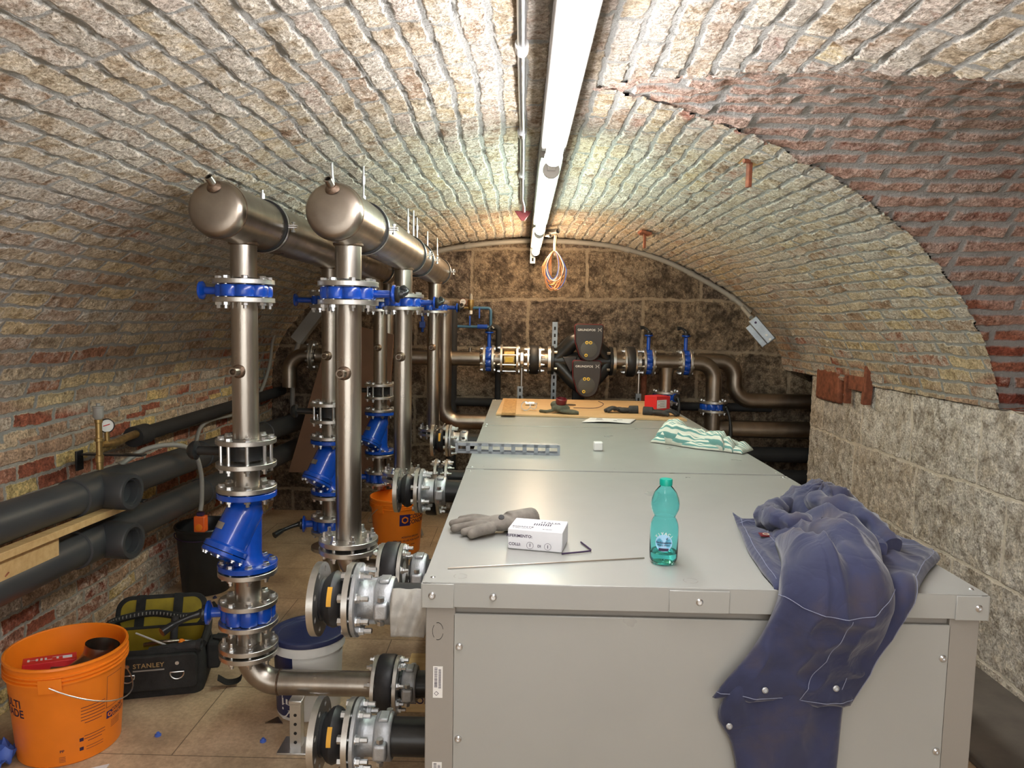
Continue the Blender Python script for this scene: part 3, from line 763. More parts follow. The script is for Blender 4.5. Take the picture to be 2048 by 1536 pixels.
for y, l, z in ((2.63, 'front', .66), (3.84, 'second', .66)):
    t = thing('elbow_pipe', 'stainless elbow turning to the cabinet under the %s right riser' % l, 'pipe', (XH2, y, z))
    MB().tube(elbow_path((0, 0, .737 - z), (0, 0, -1), (.115, 0, 0), (1, 0, 0), .074), .047, 36, caps=False).build('bend', M['steel_dark'], t)
    drum_joint((XH2 + .118, y, z), RX, 'black rubber drum joint between flanges beside the %s right riser elbow' % l, .09, 'drum shaped rubber joints')
    coupling((-.365, y, z), 'grey grooved coupling behind the %s drum joint of the right risers' % l, group='grooved couplings by the cabinets')
    hpipe('cabinet_stub', 'black stub pipe entering the cabinet at the %s right riser' % l, -.40, -.19, y, z, .05, 'blackpaint', group='black stub pipes into the cabinets')
# bellow sets with open flanges
bellow_set(-.603, 2.1, .762, 'upper bulbous rubber joint with open flange beside the front cabinet'); coupling((-.392, 2.1, .762), 'grey grooved coupling at the upper front inlet, beside the hanging glove')
hpipe('cabinet_stub', 'black stub pipe at the upper front inlet under the hanging glove', -.375, -.19, 2.1, .762, .052, 'rubber', group='black stub pipes into the cabinets')
bellow_set(-.605, 2.1, .336, 'lower bulbous rubber joint with orange label beside the front cabinet'); coupling((-.394, 2.1, .336), 'grey grooved coupling at the lower front inlet near the floor')
t = hpipe('cabinet_stub', 'thick black stub pipe with top outlet at the lower front inlet', -.375, -.19, 2.1, .336, .056, 'blackpaint', group='black stub pipes into the cabinets')
MB().cyl((.03, 0, .05), (.03, 0, .085), .016, 16).cyl((.03, 0, -.05), (.03, 0, -.09), .016, 16).build('outlet_stub', M['blackpaint'], t)
bellow_set(-.607, 3.5, .762, 'rubber joint with open flange beside the middle cabinet', False); coupling((-.385, 3.5, .762), 'grey grooved coupling beside the middle cabinet')
t = hpipe('cabinet_stub', 'thick black stub pipe at the middle cabinet', -.36, -.19, 3.5, .762, .056, 'blackpaint', group='black stub pipes into the cabinets')
MB().cyl((.03, 0, .05), (.03, 0, .085), .016, 16).build('outlet_stub', M['blackpaint'], t)
bellow_set(-.60, 4.86, .785, 'rubber joint with orange label beside the farthest cabinet'); coupling((-.38, 4.86, .785), 'grey grooved coupling beside the farthest cabinet')
hpipe('cabinet_stub', 'black stub pipe at the farthest cabinet', -.355, -.19, 4.86, .785, .052, 'blackpaint', group='black stub pipes into the cabinets')
hpipe('cabinet_stub', 'thin black stub pipe low beside the farthest cabinet', -.45, -.19, 4.3, .66, .04, 'blackpaint', group='black stub pipes into the cabinets')
drum_joint((-.51, 4.3, .66), RX, 'small black drum joint low beside the farthest cabinet', .08, 'drum shaped rubber joints', R=.07)
bellow_set(-.60, 3.4, .336, 'low rubber joint behind the orange bucket at the middle cabinet', False)
coupling((-.40, 3.4, .336), 'grey grooved coupling low at the middle cabinet')
hpipe('cabinet_stub', 'black stub pipe low at the middle cabinet', -.39, -.19, 3.4, .336, .052, 'blackpaint', group='black stub pipes into the cabinets')

# ------------------------------------------------------------------ pipework along the end wall
YW, ZW, RW = 5.62, 1.305, .057
def wp(x0, x1, label, **k): return hpipe('steel_pipe', label, x0, x1, YW, ZW, RW, 'steel_dark', group='horizontal steel pipe pieces along the end wall', **k)
t = wp(-1.60, -.325, 'long steel pipe along the end wall left of the blue valve')
for x in (-.2, .56): MB().lathe([(.013, .05), (.013, .085), (.009, .085), (.009, .06), (0, .06)], (x, 0, 0), (0, 0, 1), 14).build('threaded_socket', M['steel_dark'], t)
def wflange(x, label, n=8, w=.034):
    t = thing('bolted_flange', label, 'flange', (x, YW, ZW), RX, 'bolted flanges on the end wall pipe')
    f = flange(t, -w / 2, -.002, ri=RW - .002, R=.115); flange(t, .002, w / 2, ri=RW - .002, R=.115); bolts(f, -w / 2, w / 2, .093)
wflange(-1.625, 'flange pair at the far left end of the end wall pipe'); wflange(-1.12, 'flange pair seen behind the front right riser')
t = thing('elbow_pipe', 'dark steel elbow at the left end of the end wall pipe', 'pipe', (-1.65, YW, ZW))
MB().tube(elbow_path((0, 0, 0), (-1, 0, 0), (-.16, .0, -.25), (0, 0, -1), .12), RW, 28).build('bend', M['steel_dark'], t)
valve_set((-.257, YW, ZW), RX, 'blue butterfly valve at the left of the end wall pipe, under the blue-grey pipes', pi, (0, -.0, .03), neck=.12, group='blue butterfly valves on the end wall pipe')
wp(-.222, -.15, 'short steel pipe right of the first blue valve')
t = thing('sight_spool', 'flanged brass spool with long studs on the end wall pipe', 'pipe spool', (-.097, YW, ZW), RX)
f = flange(t, -.07, -.052, ri=.05, R=.115); flange(t, .052, .07, ri=.05, R=.115); bolts(f, -.07, .07, .098)
MB().lathe([(.06, -.052), (.078, -.04), (.078, .04), (.06, .052)], n=32).build('brass_body', M['brass'], t)
MB().box((-.0, -.078, 0), (.035, .006, .06)).build('yellow_plate', M['gold'], t, bevel=.001)
valve_set((.02, YW, ZW), RX, 'small bright clamp fitting between the brass spool and the rubber drum', pi, th=.02, fl=.004, neck=.02, m='zinc', R=.05) if False else None
t = thing('bracket_clamp', 'bright steel clamp on strut between brass spool and rubber drum', 'pipe clamp', (.0, YW - .02, ZW))
MB().ring((-.012, 0, 0), (.012, 0, 0), .066, .056, 32).build('clamp_band', M['zinc'], t)
MB().cyl((0, 0, -.06), (0, 0, -.30), .008, 10).box((0, 0, -.30), (.03, .03, .03)).build('hanging_rod', M['zinc'], t)
drum_joint((.04, YW, ZW), RX, 'black rubber drum joint left of the twin pump', .105, 'drum joints on the end wall pipe', R=.112)
wp(.145, .22, 'short steel pipe joining drum joint and twin pump')
# twin pump
t = thing('twin_head_pump', 'black twin head circulation pump with two charcoal control heads on the end wall pipe', 'pump', (.46, YW, ZW))
for x, s in ((-.225, -1), (.225, 1)):
    f = MB().ring((x - .01, 0, 0), (x + .01, 0, 0), .112, .05, 40).build('flange', M['blackpaint'], t)
    for i in range(4):
        a = pi / 4 + i * pi / 2
        MB().lathe([(.012, -.034), (.012, -.022), (.012, .02), (.012, .034)], (x, .09 * cos(a), .09 * sin(a)), (1, 0, 0), 6).build('bolt', M['zinc'], f)
MB().ring((-.262, 0, 0), (-.238, 0, 0), .108, .05, 40).build('counter_flange', M['flange'], t)
MB().ring((.238, 0, 0), (.262, 0, 0), .108, .05, 40).build('counter_flange', M['flange'], t)
v = MB()
v.tube(spline([(-.22, 0, 0), (-.15, -.01, .06), (-.06, -.03, .15), (.03, -.03, .16), (.12, -.02, .1), (.22, 0, 0)], 8), .06, 20)
v.tube(spline([(-.22, 0, 0), (-.15, -.01, -.06), (-.05, -.03, -.16), (.03, -.03, -.2), (.12, -.02, -.12), (.22, 0, 0)], 8), .06, 20)
v.tube([(-.22, 0, 0), (.22, 0, 0)], .065, 20)
v.build('volute', M['blackpaint'], t)
MB().prism([(-.11, .01), (.0, .015), (-.045, -.11)], -.02, .02, Matrix.Translation((-.04, -.075, .02)) @ Matrix.Rotation(pi / 2, 4, 'X')).build('cover_wedge', M['pumpface'], t, bevel=.004)
def head(z, x):
    hd = MB().cyl((x, -.04, z - .03), (x, -.16, z - .03), .09, 32).build('motor', M['blackpaint'], t)
    poly = []
    hw, top, bot = .104, .125, -.14
    poly += [(-hw, top - .012), (-hw + .012, top), (hw - .012, top), (hw, top - .012), (hw - .004, 0)]
    for i in range(13):
        a = -.15 - i * (pi - .3) / 12
        poly.append((.005 + .082 * cos(a), -.06 + .085 * sin(a)))
    poly.append((-hw + .004, 0)); poly = poly[::-1]
    mt = Matrix.Translation((x, -.22, z)) @ Matrix.Rotation(pi / 2, 4, 'X')
    MB().prism([(px * 1.05, py * 1.04) for px, py in poly], -.035, -.012, mt).build('head_rim', M['maroon'], hd, bevel=.003)
    MB().prism(poly, -.014, .018, mt).build('control_head', M['pumpface'], hd, bevel=.006, seg=3)
    fy = -.2385
    MB().lathe([(.062, 0), (.062, .003), (.058, .004)], (x, fy, z - .055), (0, -1, 0), 36).build('dial', mat('dial_grey', (.075, .075, .072), .5), hd)
    for dx, dz in ((-.012, -.008), (.016, -.008), (-.016, -.102)):
        MB().ring((x + dx - .005, fy - .005, z + dz), (x + dx - .005, fy - .008, z + dz), .012, .006, 20, .001).build('yellow_ring', M['gold'], hd)
    vs, fs = text_geo('GRUNDFOS', .026, bold=True, space=1.05, mapf=lambda p: Vector((x - .022 + p.x * .92, fy - .0012, z + .085 + p.y * .85)))
    g = MB().add(vs, fs)
    for s in (-1, 1):
        for q in (-1, 1):
            g.tube([(x + .076 + q * .002, fy - .001, z + .087 + s * .002), (x + .076 + q * .009, fy - .001, z + .087 + s * .005), (x + .076 + q * .012, fy - .001, z + .087 + s * .013)], .0016, 6)
    g.build('lettering', M['white'], hd, smooth=False)
head(.155, .035); head(-.115, .025)
wp(.72, .79, 'short steel pipe right of the twin pump')
drum_joint((.79, YW, ZW), RX, 'black rubber drum joint right of the twin pump', .095, 'drum joints on the end wall pipe', R=.118)
t = thing('bracket_clamp', 'bright steel clamp on strut between right drum joint and blue valve', 'pipe clamp', (.905, YW - .02, ZW))
MB().ring((-.012, 0, 0), (.012, 0, 0), .066, .056, 32).build('clamp_band', M['zinc'], t)
MB().cyl((0, 0, -.06), (0, 0, -.30), .008, 10).box((0, 0, -.30), (.03, .03, .03)).build('hanging_rod', M['zinc'], t)
valve_set((.975, YW, ZW), RX, 'blue butterfly valve standing up between right drum joint and tee pipe', pi, (-.03, .0, -.07), neck=.12, group='blue butterfly valves on the end wall pipe')
t = wp(1.01, 1.23, 'steel tee pipe with branch down between the two right blue valves')
MB().lathe([(RW, -.04), (.052, -.1), (.05, -.24)], (.0, 0, 0), (0, 0, 1), 32).build('branch', M['steel_dark'], t)
valve_set((1.262, YW, ZW), RX, 'rightmost blue butterfly valve on the end wall pipe', pi, (-.03, .0, -.07), neck=.12, group='blue butterfly valves on the end wall pipe')
valve_set((1.12, YW, 1.04), (0, 0, 0), 'blue valve under the tee branch behind the red box', radians(-60), (0, -.02, -.12), neck=.03)
hpipe('steel_pipe', 'plain vertical pipe below the tee branch valve', -.001, .001, 0, 0, .001, 'steel_dark') if False else None
t = thing('steel_pipe', 'vertical steel pipe under the tee branch valve', 'pipe', (1.12, YW, 0)); MB().cyl((0, 0, 0), (0, 0, 1.0), .05, 28).build('pipe_wall', M['steel_dark'], t)
t = thing('elbow_pipe', 'steel elbow turning down at the right end of the end wall pipe', 'pipe', (1.30, YW, ZW))
MB().tube(elbow_path((0, 0, 0), (1, 0, 0), (.19, 0, -.29), (0, 0, -1), .13), .06, 32).build('bend', M['steel_dark'], t)
valve_set((1.49, YW, .97), (0, 0, 0), 'blue valve with black hanging lever on the pipe right of the cabinets', radians(-40), (.03, -.03, -.22), neck=.0, th=.045)
t = thing('steel_pipe', 'vertical steel pipe below the valve with hanging lever', 'pipe', (1.49, YW, 0)); MB().cyl((0, 0, 0), (0, 0, .93), .06, 28).build('pipe_wall', M['steel_dark'], t)
t = thing('swan_neck_pipe', 'S-shaped steel pipe curving down and into the right wall', 'pipe', (1.50, 5.76, ZW))
MB().tube(elbow_path((-.1, 0, .01), (1, 0, 0), (.19, 0, -.15), (0, 0, -1), .13)[:-1] + elbow_path((.19, 0, -.15), (0, 0, -1), (.80, 0, -.30), (1, 0, 0), .14)[1:], .06, 32).build('bend', M['steel_dark'], t)
hpipe('steel_pipe', 'thick steel pipe entering the right wall below the swan neck pipe', 1.52, 2.42, 5.66, .79, .067, 'steel_dark')
hpipe('insulated_pipe', 'upper black insulated pipe in the dark gap behind the right corner of the cabinets', 1.3, 2.45, 5.7, .585, .06, 'foam', group='dark low pipes by the right wall')
hpipe('insulated_pipe', 'lower black insulated pipe in the dark gap behind the right corner of the cabinets', 1.3, 2.45, 5.7, .40, .065, 'foam', group='dark low pipes by the right wall')
# thin insulated lines
def poly_pipe(name, label, pts, r, m, cat='pipe', n=16, group=None, smoothpts=0):
    o = Vector(pts[0]); t = thing(name, label, cat, o, group=group)
    P = [Vector(p) - o for p in pts]
    if smoothpts: P = spline(P, smoothpts)
    MB().tube(P, r, n).build('pipe_wall', M[m], t); return t
def corner(pts, R=.05, n=5):
    out = [Vector(pts[0])]
    for a, b, c in zip(pts, pts[1:], pts[2:]):
        a, b, c = Vector(a), Vector(b), Vector(c); u = (a - b).normalized(); v = (c - b).normalized()
        for i in range(n + 1):
            t = i / n; out.append((b + u * R) * (1 - t) ** 2 + b * 2 * t * (1 - t) + (b + v * R) * t * t)
    out.append(Vector(pts[-1])); return out
poly_pipe('insulated_pipe', 'thick black insulated pipe rising beside the steel pipes on the end wall', [(-.555, 5.79, .3), (-.555, 5.79, 1.72)], .036, 'foam')
poly_pipe('insulated_pipe', 'thin black insulated pipe dropping right of the first blue valve', corner([(-.25, 5.8, 1.548), (-.19, 5.8, 1.548), (-.19, 5.8, .3)], .03), .024, 'foam')
poly_pipe('insulated_pipe', 'black insulated pipe running level behind the farthest cabinet', [(-.555, 5.80, .945), (2.0, 5.80, .945)], .034, 'foam')
t = poly_pipe('water_pipe', 'thin blue-grey pipe with blue lever running level above the first blue valve', [(-.62, 5.8, 1.552), (-.20, 5.8, 1.548)], .011, 'bluepipe')
MB().box((.2, -.02, .045), (.012, .006, .08)).build('lever', M['blue'], t, bevel=.002)
MB().cyl((.26, 0, 0), (.34, 0, 0), .018, 8).build('check_valve', M['blue'], t)
t = poly_pipe('water_pipe', 'thin blue-grey pipe bending down from the brass regulator', corner([(-.40, 5.8, 1.70), (-.255, 5.8, 1.70), (-.255, 5.8, 1.53)], .03), .012, 'bluepipe')
MB().box((.055, -.02, -.04), (.012, .006, .085)).build('lever', M['blue'], t, bevel=.002)
t = thing('pressure_regulator', 'small brass pressure regulator with pale cap on the end wall', 'regulator', (-.415, 5.8, 1.70))
MB().cyl((-.1, 0, 0), (.04, 0, 0), .011, 12).lathe([(.014, -.02), (.022, .0), (.026, .04), (.026, .062), (.018, .065)], n=20).build('brass_body', M['brass'], t)
MB().lathe([(.014, .065), (.014, .09), (.008, .11), (0, .112)], n=16).build('cap', M['conduit'], t); MB().cyl((0, 0, -.02), (0, 0, -.05), .013, 12).build('bowl', M['white'], t)
def gauge(loc, label, nrm, r=.027, m='blackpaint', needle='red'):
    t = thing('pressure_gauge', label, 'gauge', loc); n = Vector(nrm).normalized()
    MB().lathe([(r * .6, -.018), (r, -.014), (r, .006), (r * .9, .008), (r * .88, .003), (0, .003)], (0, 0, 0), n, 28).build('case', M[m], t)
    MB().lathe([(r * .87, .0035), (0, .0036)], (0, 0, 0), n, 28).build('dial_face', M['white'], t)
    u, v, a = frame(n)
    MB().tube([n * .006 - u * r * .5, n * .006 + u * r * .35 + v * r * .2], .0012 * r / .027 * 1.4, 6).build('needle', M[needle], t)
    return t
gauge((-.475, 5.77, 1.745), 'small white pressure gauge left of the brass regulator on the end wall', (0, -1, 0), .028, 'rust', 'print')
t = poly_pipe('steel_pipe', 'vertical steel pipe turning right behind the third right riser', [p for p in elbow_path((-.60, 5.56, 1.75), (0, 0, -1), (1.2, 5.56, .82), (1, 0, 0), .12)], .06, 'steel_dark', n=28)
poly_pipe('steel_pipe', 'steel pipe curving from the left header down into the end wall pipe', [p for p in elbow_path((-1.02, 5.5, 1.9), (0, 0, -1), (-1.2, 5.5, 1.305), (-1, 0, 0), .12)], .05, 'steel_dark', n=28)
# struts behind the pump
def strut(x, y, z0, z1, label, m='galv'):
    t = thing('slotted_strut', label, 'strut', (x, y, z0), group='perforated struts on the end wall')
    b = MB(); b.box((0, -.019, (z1 - z0) / 2), (.041, .003, z1 - z0)); b.box((-.019, 0, (z1 - z0) / 2), (.003, .038, z1 - z0)); b.box((.019, 0, (z1 - z0) / 2), (.003, .038, z1 - z0))
    c = b.build('channel', M[m], t)
    k = int((z1 - z0) / .055)
    s = MB()
    for i in range(k): s.box((0, -.0212, .03 + i * .055), (.014, .001, .026))
    s.build('slots', M['void'], t, smooth=False)
strut(.255, 5.74, .75, 1.60, 'tall perforated strut left of the twin pump')
strut(-.01, 5.60, .6, 1.10, 'perforated strut under the clamp left of the twin pump')
strut(.905, 5.60, .6, 1.06, 'perforated strut under the clamp right of the twin pump')
strut(.07, 5.84, 2.06, 2.22, 'short perforated strut hanging at the top of the end wall')
t = MB().cyl((.965, 5.72, .4), (.965, 5.72, 1.24), .024, 16).build('red_post', M['rust']); tag(t, 'dark red steel post under the blue valve right of the pump', 'post')
t = MB().box((.45, 5.72, .55), (.1, .06, 1.1)).build('pump_bracket', M['blackpaint'], bevel=.01); tag(t, 'dark bracket below the lower pump head', 'bracket')
# small blue boxes behind risers
t = MB().box((-.80, 5.8, 1.66), (.05, .05, .05)).box((-.80, 5.8, 1.56), (.045, .05, .05)).cyl((-.8, 5.8, 1.5), (-.8, 5.8, 1.7), .012, 10).build('water_filter', M['blue'], bevel=.004); tag(t, 'small blue filter between the second and third right risers', 'filter')

# ------------------------------------------------------------------ left wall services
def left_pipe(z0, z1, zt, label, teelabel):
    x = -1.80; y0, y1 = 1.2, 5.8; R = .071
    t = thing('insulated_pipe', label, 'insulated pipe', (x, y0, z0), group='thick dark jacketed pipes along the left wall')
    d = Vector((0, y1 - y0, z1 - z0)); at = lambda y: Vector((0, y - y0, (z1 - z0) * (y - y0) / (y1 - y0)))
    MB().cyl(at(y0), at(2.88), R, 44).build('pipe_jacket', M['pvc'], t); MB().cyl(at(3.16), at(y1), R, 44).build('pipe_jacket', M['pvc'], t)
    MB().lathe([(R, 0), (R + .009, .002), (R + .010, .05), (R + .010, .30), (R + .009, .36), (R, .362)], at(2.84), d, 44).build('joint_sleeve', M['pvc'], t)
    p = at(3.02)
    tee = MB().lathe([(R + .008, .03), (R + .007, .10), (R + .006, .155), (R + .002, .162), (R - .012, .162), (R - .013, .150), (R - .022, .150), (R - .024, .12), (0, .115)], p, (1, -.12, 0), 44).build('capped_branch', M['pvc'], t)
    for yy in (4.0, 5.0): MB().lathe([(R, 0), (R + .006, .002), (R + .006, .03), (R, .032)], at(yy), d, 44).build('sleeve_ring', M['pvc'], t)
    return t
left_pipe(.905, .765, 0, 'upper thick dark jacketed pipe with capped branch along the left brick wall', '')
left_pipe(.690, .555, 0, 'lower thick dark jacketed pipe with capped branch along the left brick wall', '')
for z in (.755, .965):
    t = thing('wall_bracket', 'black steel bracket %s on the left wall by the capped branches' % ('between the two jacketed pipes' if z < .8 else 'above the upper jacketed pipe'), 'bracket', (-1.9, 3.22, z)); MB().box((.06, 0, 0), (.28, .04, .008)).box((-.1, 0, -.03), (.01, .05, .09)).build('arm', M['blackpaint'], t, bevel=.002)
t = thing('insulated_pipe', 'slim black insulated pipe sloping along the left brick wall', 'insulated pipe', (-1.93, 3.55, .99))
MB().tube([(0, 0, 0), (0, .12, .0), (0, .14, 0), (0, 2.25, .02)], .04, 20, rs=[.052, .052, .038, .038]).build('foam_sleeve', M['foam'], t)
t = thing('air_vent', 'brass automatic air vent on a standpipe above the upper jacketed pipe', 'air vent', (-1.80, 3.04, .935))
MB().lathe([(.014, 0), (.014, .03), (.017, .032), (.017, .06), (.013, .062), (.013, .12), (.018, .122), (.018, .135), (.013, .137), (.013, .20), (.016, .202), (.016, .215), (.013, .217)], n=16).build('standpipe', M['brass'], t)
MB().lathe([(.013, .215), (.021, .228), (.021, .265), (.023, .267), (.023, .272), (.008, .274), (.008, .285), (0, .286)], n=18).build('vent_bottle', M['conduit'], t)
t = thing('brass_branch', 'horizontal brass pipe branch joining the air vent standpipe to the slim black pipe', 'pipe', (-1.80, 3.04, .935))
MB().tube([(0, .01, .105), (-.01, .14, .09), (-.06, .32, .085), (-.12, .52, .07)], .014, 14, rs=[.014, .02, .018, .02]).build('pipe_wall', M['brass'], t)
MB().cyl((-.0, .06, .1), (-.0, .06, .155), .011, 12).build('gauge_stem', M['brass'], t)
gauge((-1.80, 3.10, 1.115), 'black pressure gauge with white dial beside the air vent', (.75, -.66, .05), .031)
t = poly_pipe('flexible_conduit', 'grey ribbed flexible conduit arching over the pipes to the orange switch', [(-1.86, 3.30, .90), (-1.80, 3.42, .955), (-1.72, 3.55, .955), (-1.68, 3.66, .90), (-1.67, 3.72, .78), (-1.675, 3.735, .64), (-1.68, 3.73, .575)], .012, 'conduit', 'conduit', 12, smoothpts=8)
t = thing('hanging_switch', 'orange switch box hanging on the flexible conduit by the black bin', 'switch', (-1.68, 3.73, .505))
MB().box((0, 0, 0), (.06, .045, .085)).build('case', mat('orange_red_plastic', (.8, .13, .02), .4), t, bevel=.006)
MB().lathe([(.018, 0), (.018, .004), (.006, .006)], (.0, -.023, -.015), (0, -1, 0), 16).build('button', M['orange'], t); MB().box((0, 0, .05), (.03, .03, .02)).build('cable_gland', M['print'], t)
b = thing('timber_batten', 'pale timber batten wedged between the two jacketed pipes', 'timber', (-1.735, 2.55, .785))
MB().box((0, -.1, 0), (.05, 1.35, .028), Matrix.Rotation(-.035, 3, 'X')).build('batten', M['wood'], b, bevel=.002)
b = thing('timber_block', 'pale timber block nailed under the batten at the left edge', 'timber', (-1.755, 2.30, .735))
MB().box((0, 0, 0), (.03, .72, .1), Matrix.Rotation(-.035, 3, 'X')).build('block', M['wood'], b, bevel=.002)
for q in (.0, .05): MB().cyl((.016, .02 + q, .02 - q), (.018, .035 + q, .03 - q), .0025, 8).build('nail', M['rust'], b)
# conduits and cable duct on the left wall beyond the risers
poly_pipe('conduit_run', 'grey conduit snaking along the left wall beyond the front risers', [(-1.97, 4.3, .78), (-1.97, 4.45, .93), (-1.96, 5.0, .93), (-1.95, 5.3, 1.0), (-1.95, 5.55, 1.2), (-1.95, 5.65, 1.42), (-1.93, 5.72, 1.52)], .012, 'conduit', 'conduit', 10, smoothpts=8)
poly_pipe('conduit_run', 'straight grey conduit standing in the far left corner', [(-1.83, 5.75, .7), (-1.83, 5.75, 1.25), (-1.78, 5.78, 1.42)], .02, 'conduit', 'conduit', 12)
t = thing('cable_duct', 'grey cable duct slanting in the far left corner under the vault', 'cable duct', (-1.62, 5.5, 1.55), (0, .65, 0)); MB().box((0, 0, 0), (.09, .09, .32)).build('duct', M['conduit'], t, bevel=.004)
t = thing('leaning_board', 'brown board leaning in the far left corner behind the risers', 'board', (-1.30, 5.3, .45), (-.12, .0, 0))
MB().prism([(-.42, 0), (.30, 0), (.34, 1.04), (-.12, 1.14)], -.012, .012, Matrix.Rotation(pi / 2, 4, 'X')).build('board', M['brown'], t, bevel=.002)
for i, (x, dx) in enumerate(((-.86, .03), (-.83, .07), (-.80, .02))):
    poly_pipe('hanging_hose', 'grey hose hanging by the third left riser, %s of three' % ('leftmost', 'middle one', 'rightmost')[i], [(x - .02, 5.32, 1.15), (x - .04 - dx * .3, 5.28, .9), (x - .02, 5.25, .45), (x + .05 + dx, 5.22, .014)], .012, 'conduit', 'hose', 10, smoothpts=8, group='grey hoses behind the risers')
# ------------------------------------------------------------------ vault fittings
t = thing('arched_conduit', 'grey conduit bent along the arch where vault meets end wall', 'conduit', (.1, 5.86, 1.7))
Pc = [(-1.3, 5.86, 1.90), (-1.0, 5.86, 2.04), (-.711, 5.86, 2.14), (-.472, 5.86, 2.19), (-.193, 5.86, 2.225), (.125, 5.86, 2.245), (.523, 5.86, 2.23), (.802, 5.86, 2.19), (1.123, 5.86, 2.10), (1.406, 5.86, 1.97), (1.65, 5.84, 1.83), (1.80, 5.78, 1.70)]
P = spline([(a - .1, b - 5.86, c - 1.7) for a, b, c in Pc], 6)
MB().tube(P, .02, 14).build('tube', M['conduit'], t)
for i in (18, 30, 42, 52, 60):
    MB().tube([P[i], P[i] + (P[i + 1] - P[i]).normalized() * .04], .025, 14).build('saddle', M['conduit'], t)
t = thing('junction_box', 'grey junction box at the lower right end of the arched conduit', 'junction box', (1.775, 5.42, 1.57), (0, -.72, -.3))
MB().box((0, 0, 0), (.075, .06, .22)).build('case', M['galv'], t, bevel=.008)
MB().box((-.055, .03, -.01), (.05, .02, .19)).build('side_flap', M['galv'], t, bevel=.003)
for z in (-.09, -.05, .07): MB().cyl((.0, -.034, z), (.0, -.04, z), .009, 14).build('screw_cap', M['white' if z < 0 else 'print'], t)
MB().cyl((0, .0, .12), (-.0, .12, .22), .016, 12).build('entry_tube', M['conduit'], t)
def lh(x, y, z, label, rz):
    t = thing('rusty_hook', label, 'iron bracket', (x, y, z), (0, 0, rz), 'rusty iron stubs in the vault')
    MB().box((0, 0, .0), (.075, .10, .018), Matrix.Rotation(.25, 3, 'Y')).build('anchor_plate', M['wood'] if y < 3 else M['rust'], t, bevel=.004)
    MB().box((.0, .0, -.05), (.016, .022, .10)).build('stub', M['rust'], t, bevel=.003)
    MB().cyl((-.045, -.03, -.012), (-.02, -.03, -.012), .008, 10).build('stud', M['rust'], t)
lh(.835, 2.78, 2.215, 'rusty iron stub with plate in the right half of the vault, nearest the camera', .3)
lh(.80, 4.9, 2.20, 'small rusty iron stub in the vault, farther toward the end wall', .1)
t = thing('iron_bracket', 'rusty H-shaped iron bracket embedded at the top of the right stone wall', 'iron bracket', (2.12, 4.56, 1.25))
MB().box((0, 0, 0), (.03, .28, .09)).build('web', M['rust'], t, bevel=.003)
MB().box((-.01, -.13, .0), (.05, .035, .24), Matrix.Rotation(.12, 3, 'X')).build('bar', M['rust'], t, bevel=.003); MB().box((-.01, .14, -.05), (.04, .03, .18)).build('bar', M['rust'], t, bevel=.003)
t = MB().box((2.135, 5.03, 1.20), (.05, .38, .22)).build('brick_patch', M['rust'], bevel=.02); tag(t, 'dark red plastered brick patch beside the rusty bracket on the right wall', 'brick patch')
# coil of wires
t = thing('wire_coil', 'coil of copper, blue and white wires hanging from a pipe stub at the crown', 'wires', (.215, 5.2, 2.2))
for i in range(26):
    w_ = .045 + .03 * random.random(); h_ = .10 + .04 * random.random(); dx = random.uniform(-.022, .03); dy = random.uniform(-.02, .02); ph = random.uniform(-.3, .3)
    pts = []
    for k in range(21):
        a = pi / 2 + 2 * pi * k / 20
        q = sin(a); xx = w_ * cos(a) * (1 - .35 * max(0, q)); zz = -.10 - h_ + h_ * q
        pts.append((dx * (1 - max(0, q)) + xx * cos(ph), dy + xx * sin(ph), zz))
    MB().tube(pts, .0034, 6).build('wire', M[('copper', 'copper', 'brass', 'copper', 'whitewire', 'bluewire')[i % 6]], t)
for k in range(4): MB().tube([(0 + k * .005, 0, 0.01), (.004 * k - .006, -.01, -.06), (.003 * k, 0, -.13)], .004, 6).build('wire_tail', M['brass' if k % 2 else 'whitewire'], t)
t = thing('pipe_stub', 'short open steel pipe stub from the crown holding the wire coil', 'pipe', (.21, 5.15, 2.232))
MB().lathe([(.018, -.14), (.018, .05), (.0145, .05), (.0145, -.1)], axis=(.45, -.85, -.05), n=20).build('tube', M['conduit'], t)
MB().lathe([(.013, -.12), (.013, .04), (.010, .04), (.010, -.1)], (-.04, -.02, -.03), (.3, -.9, -.15), 16).build('tube', M['conduit'], t)

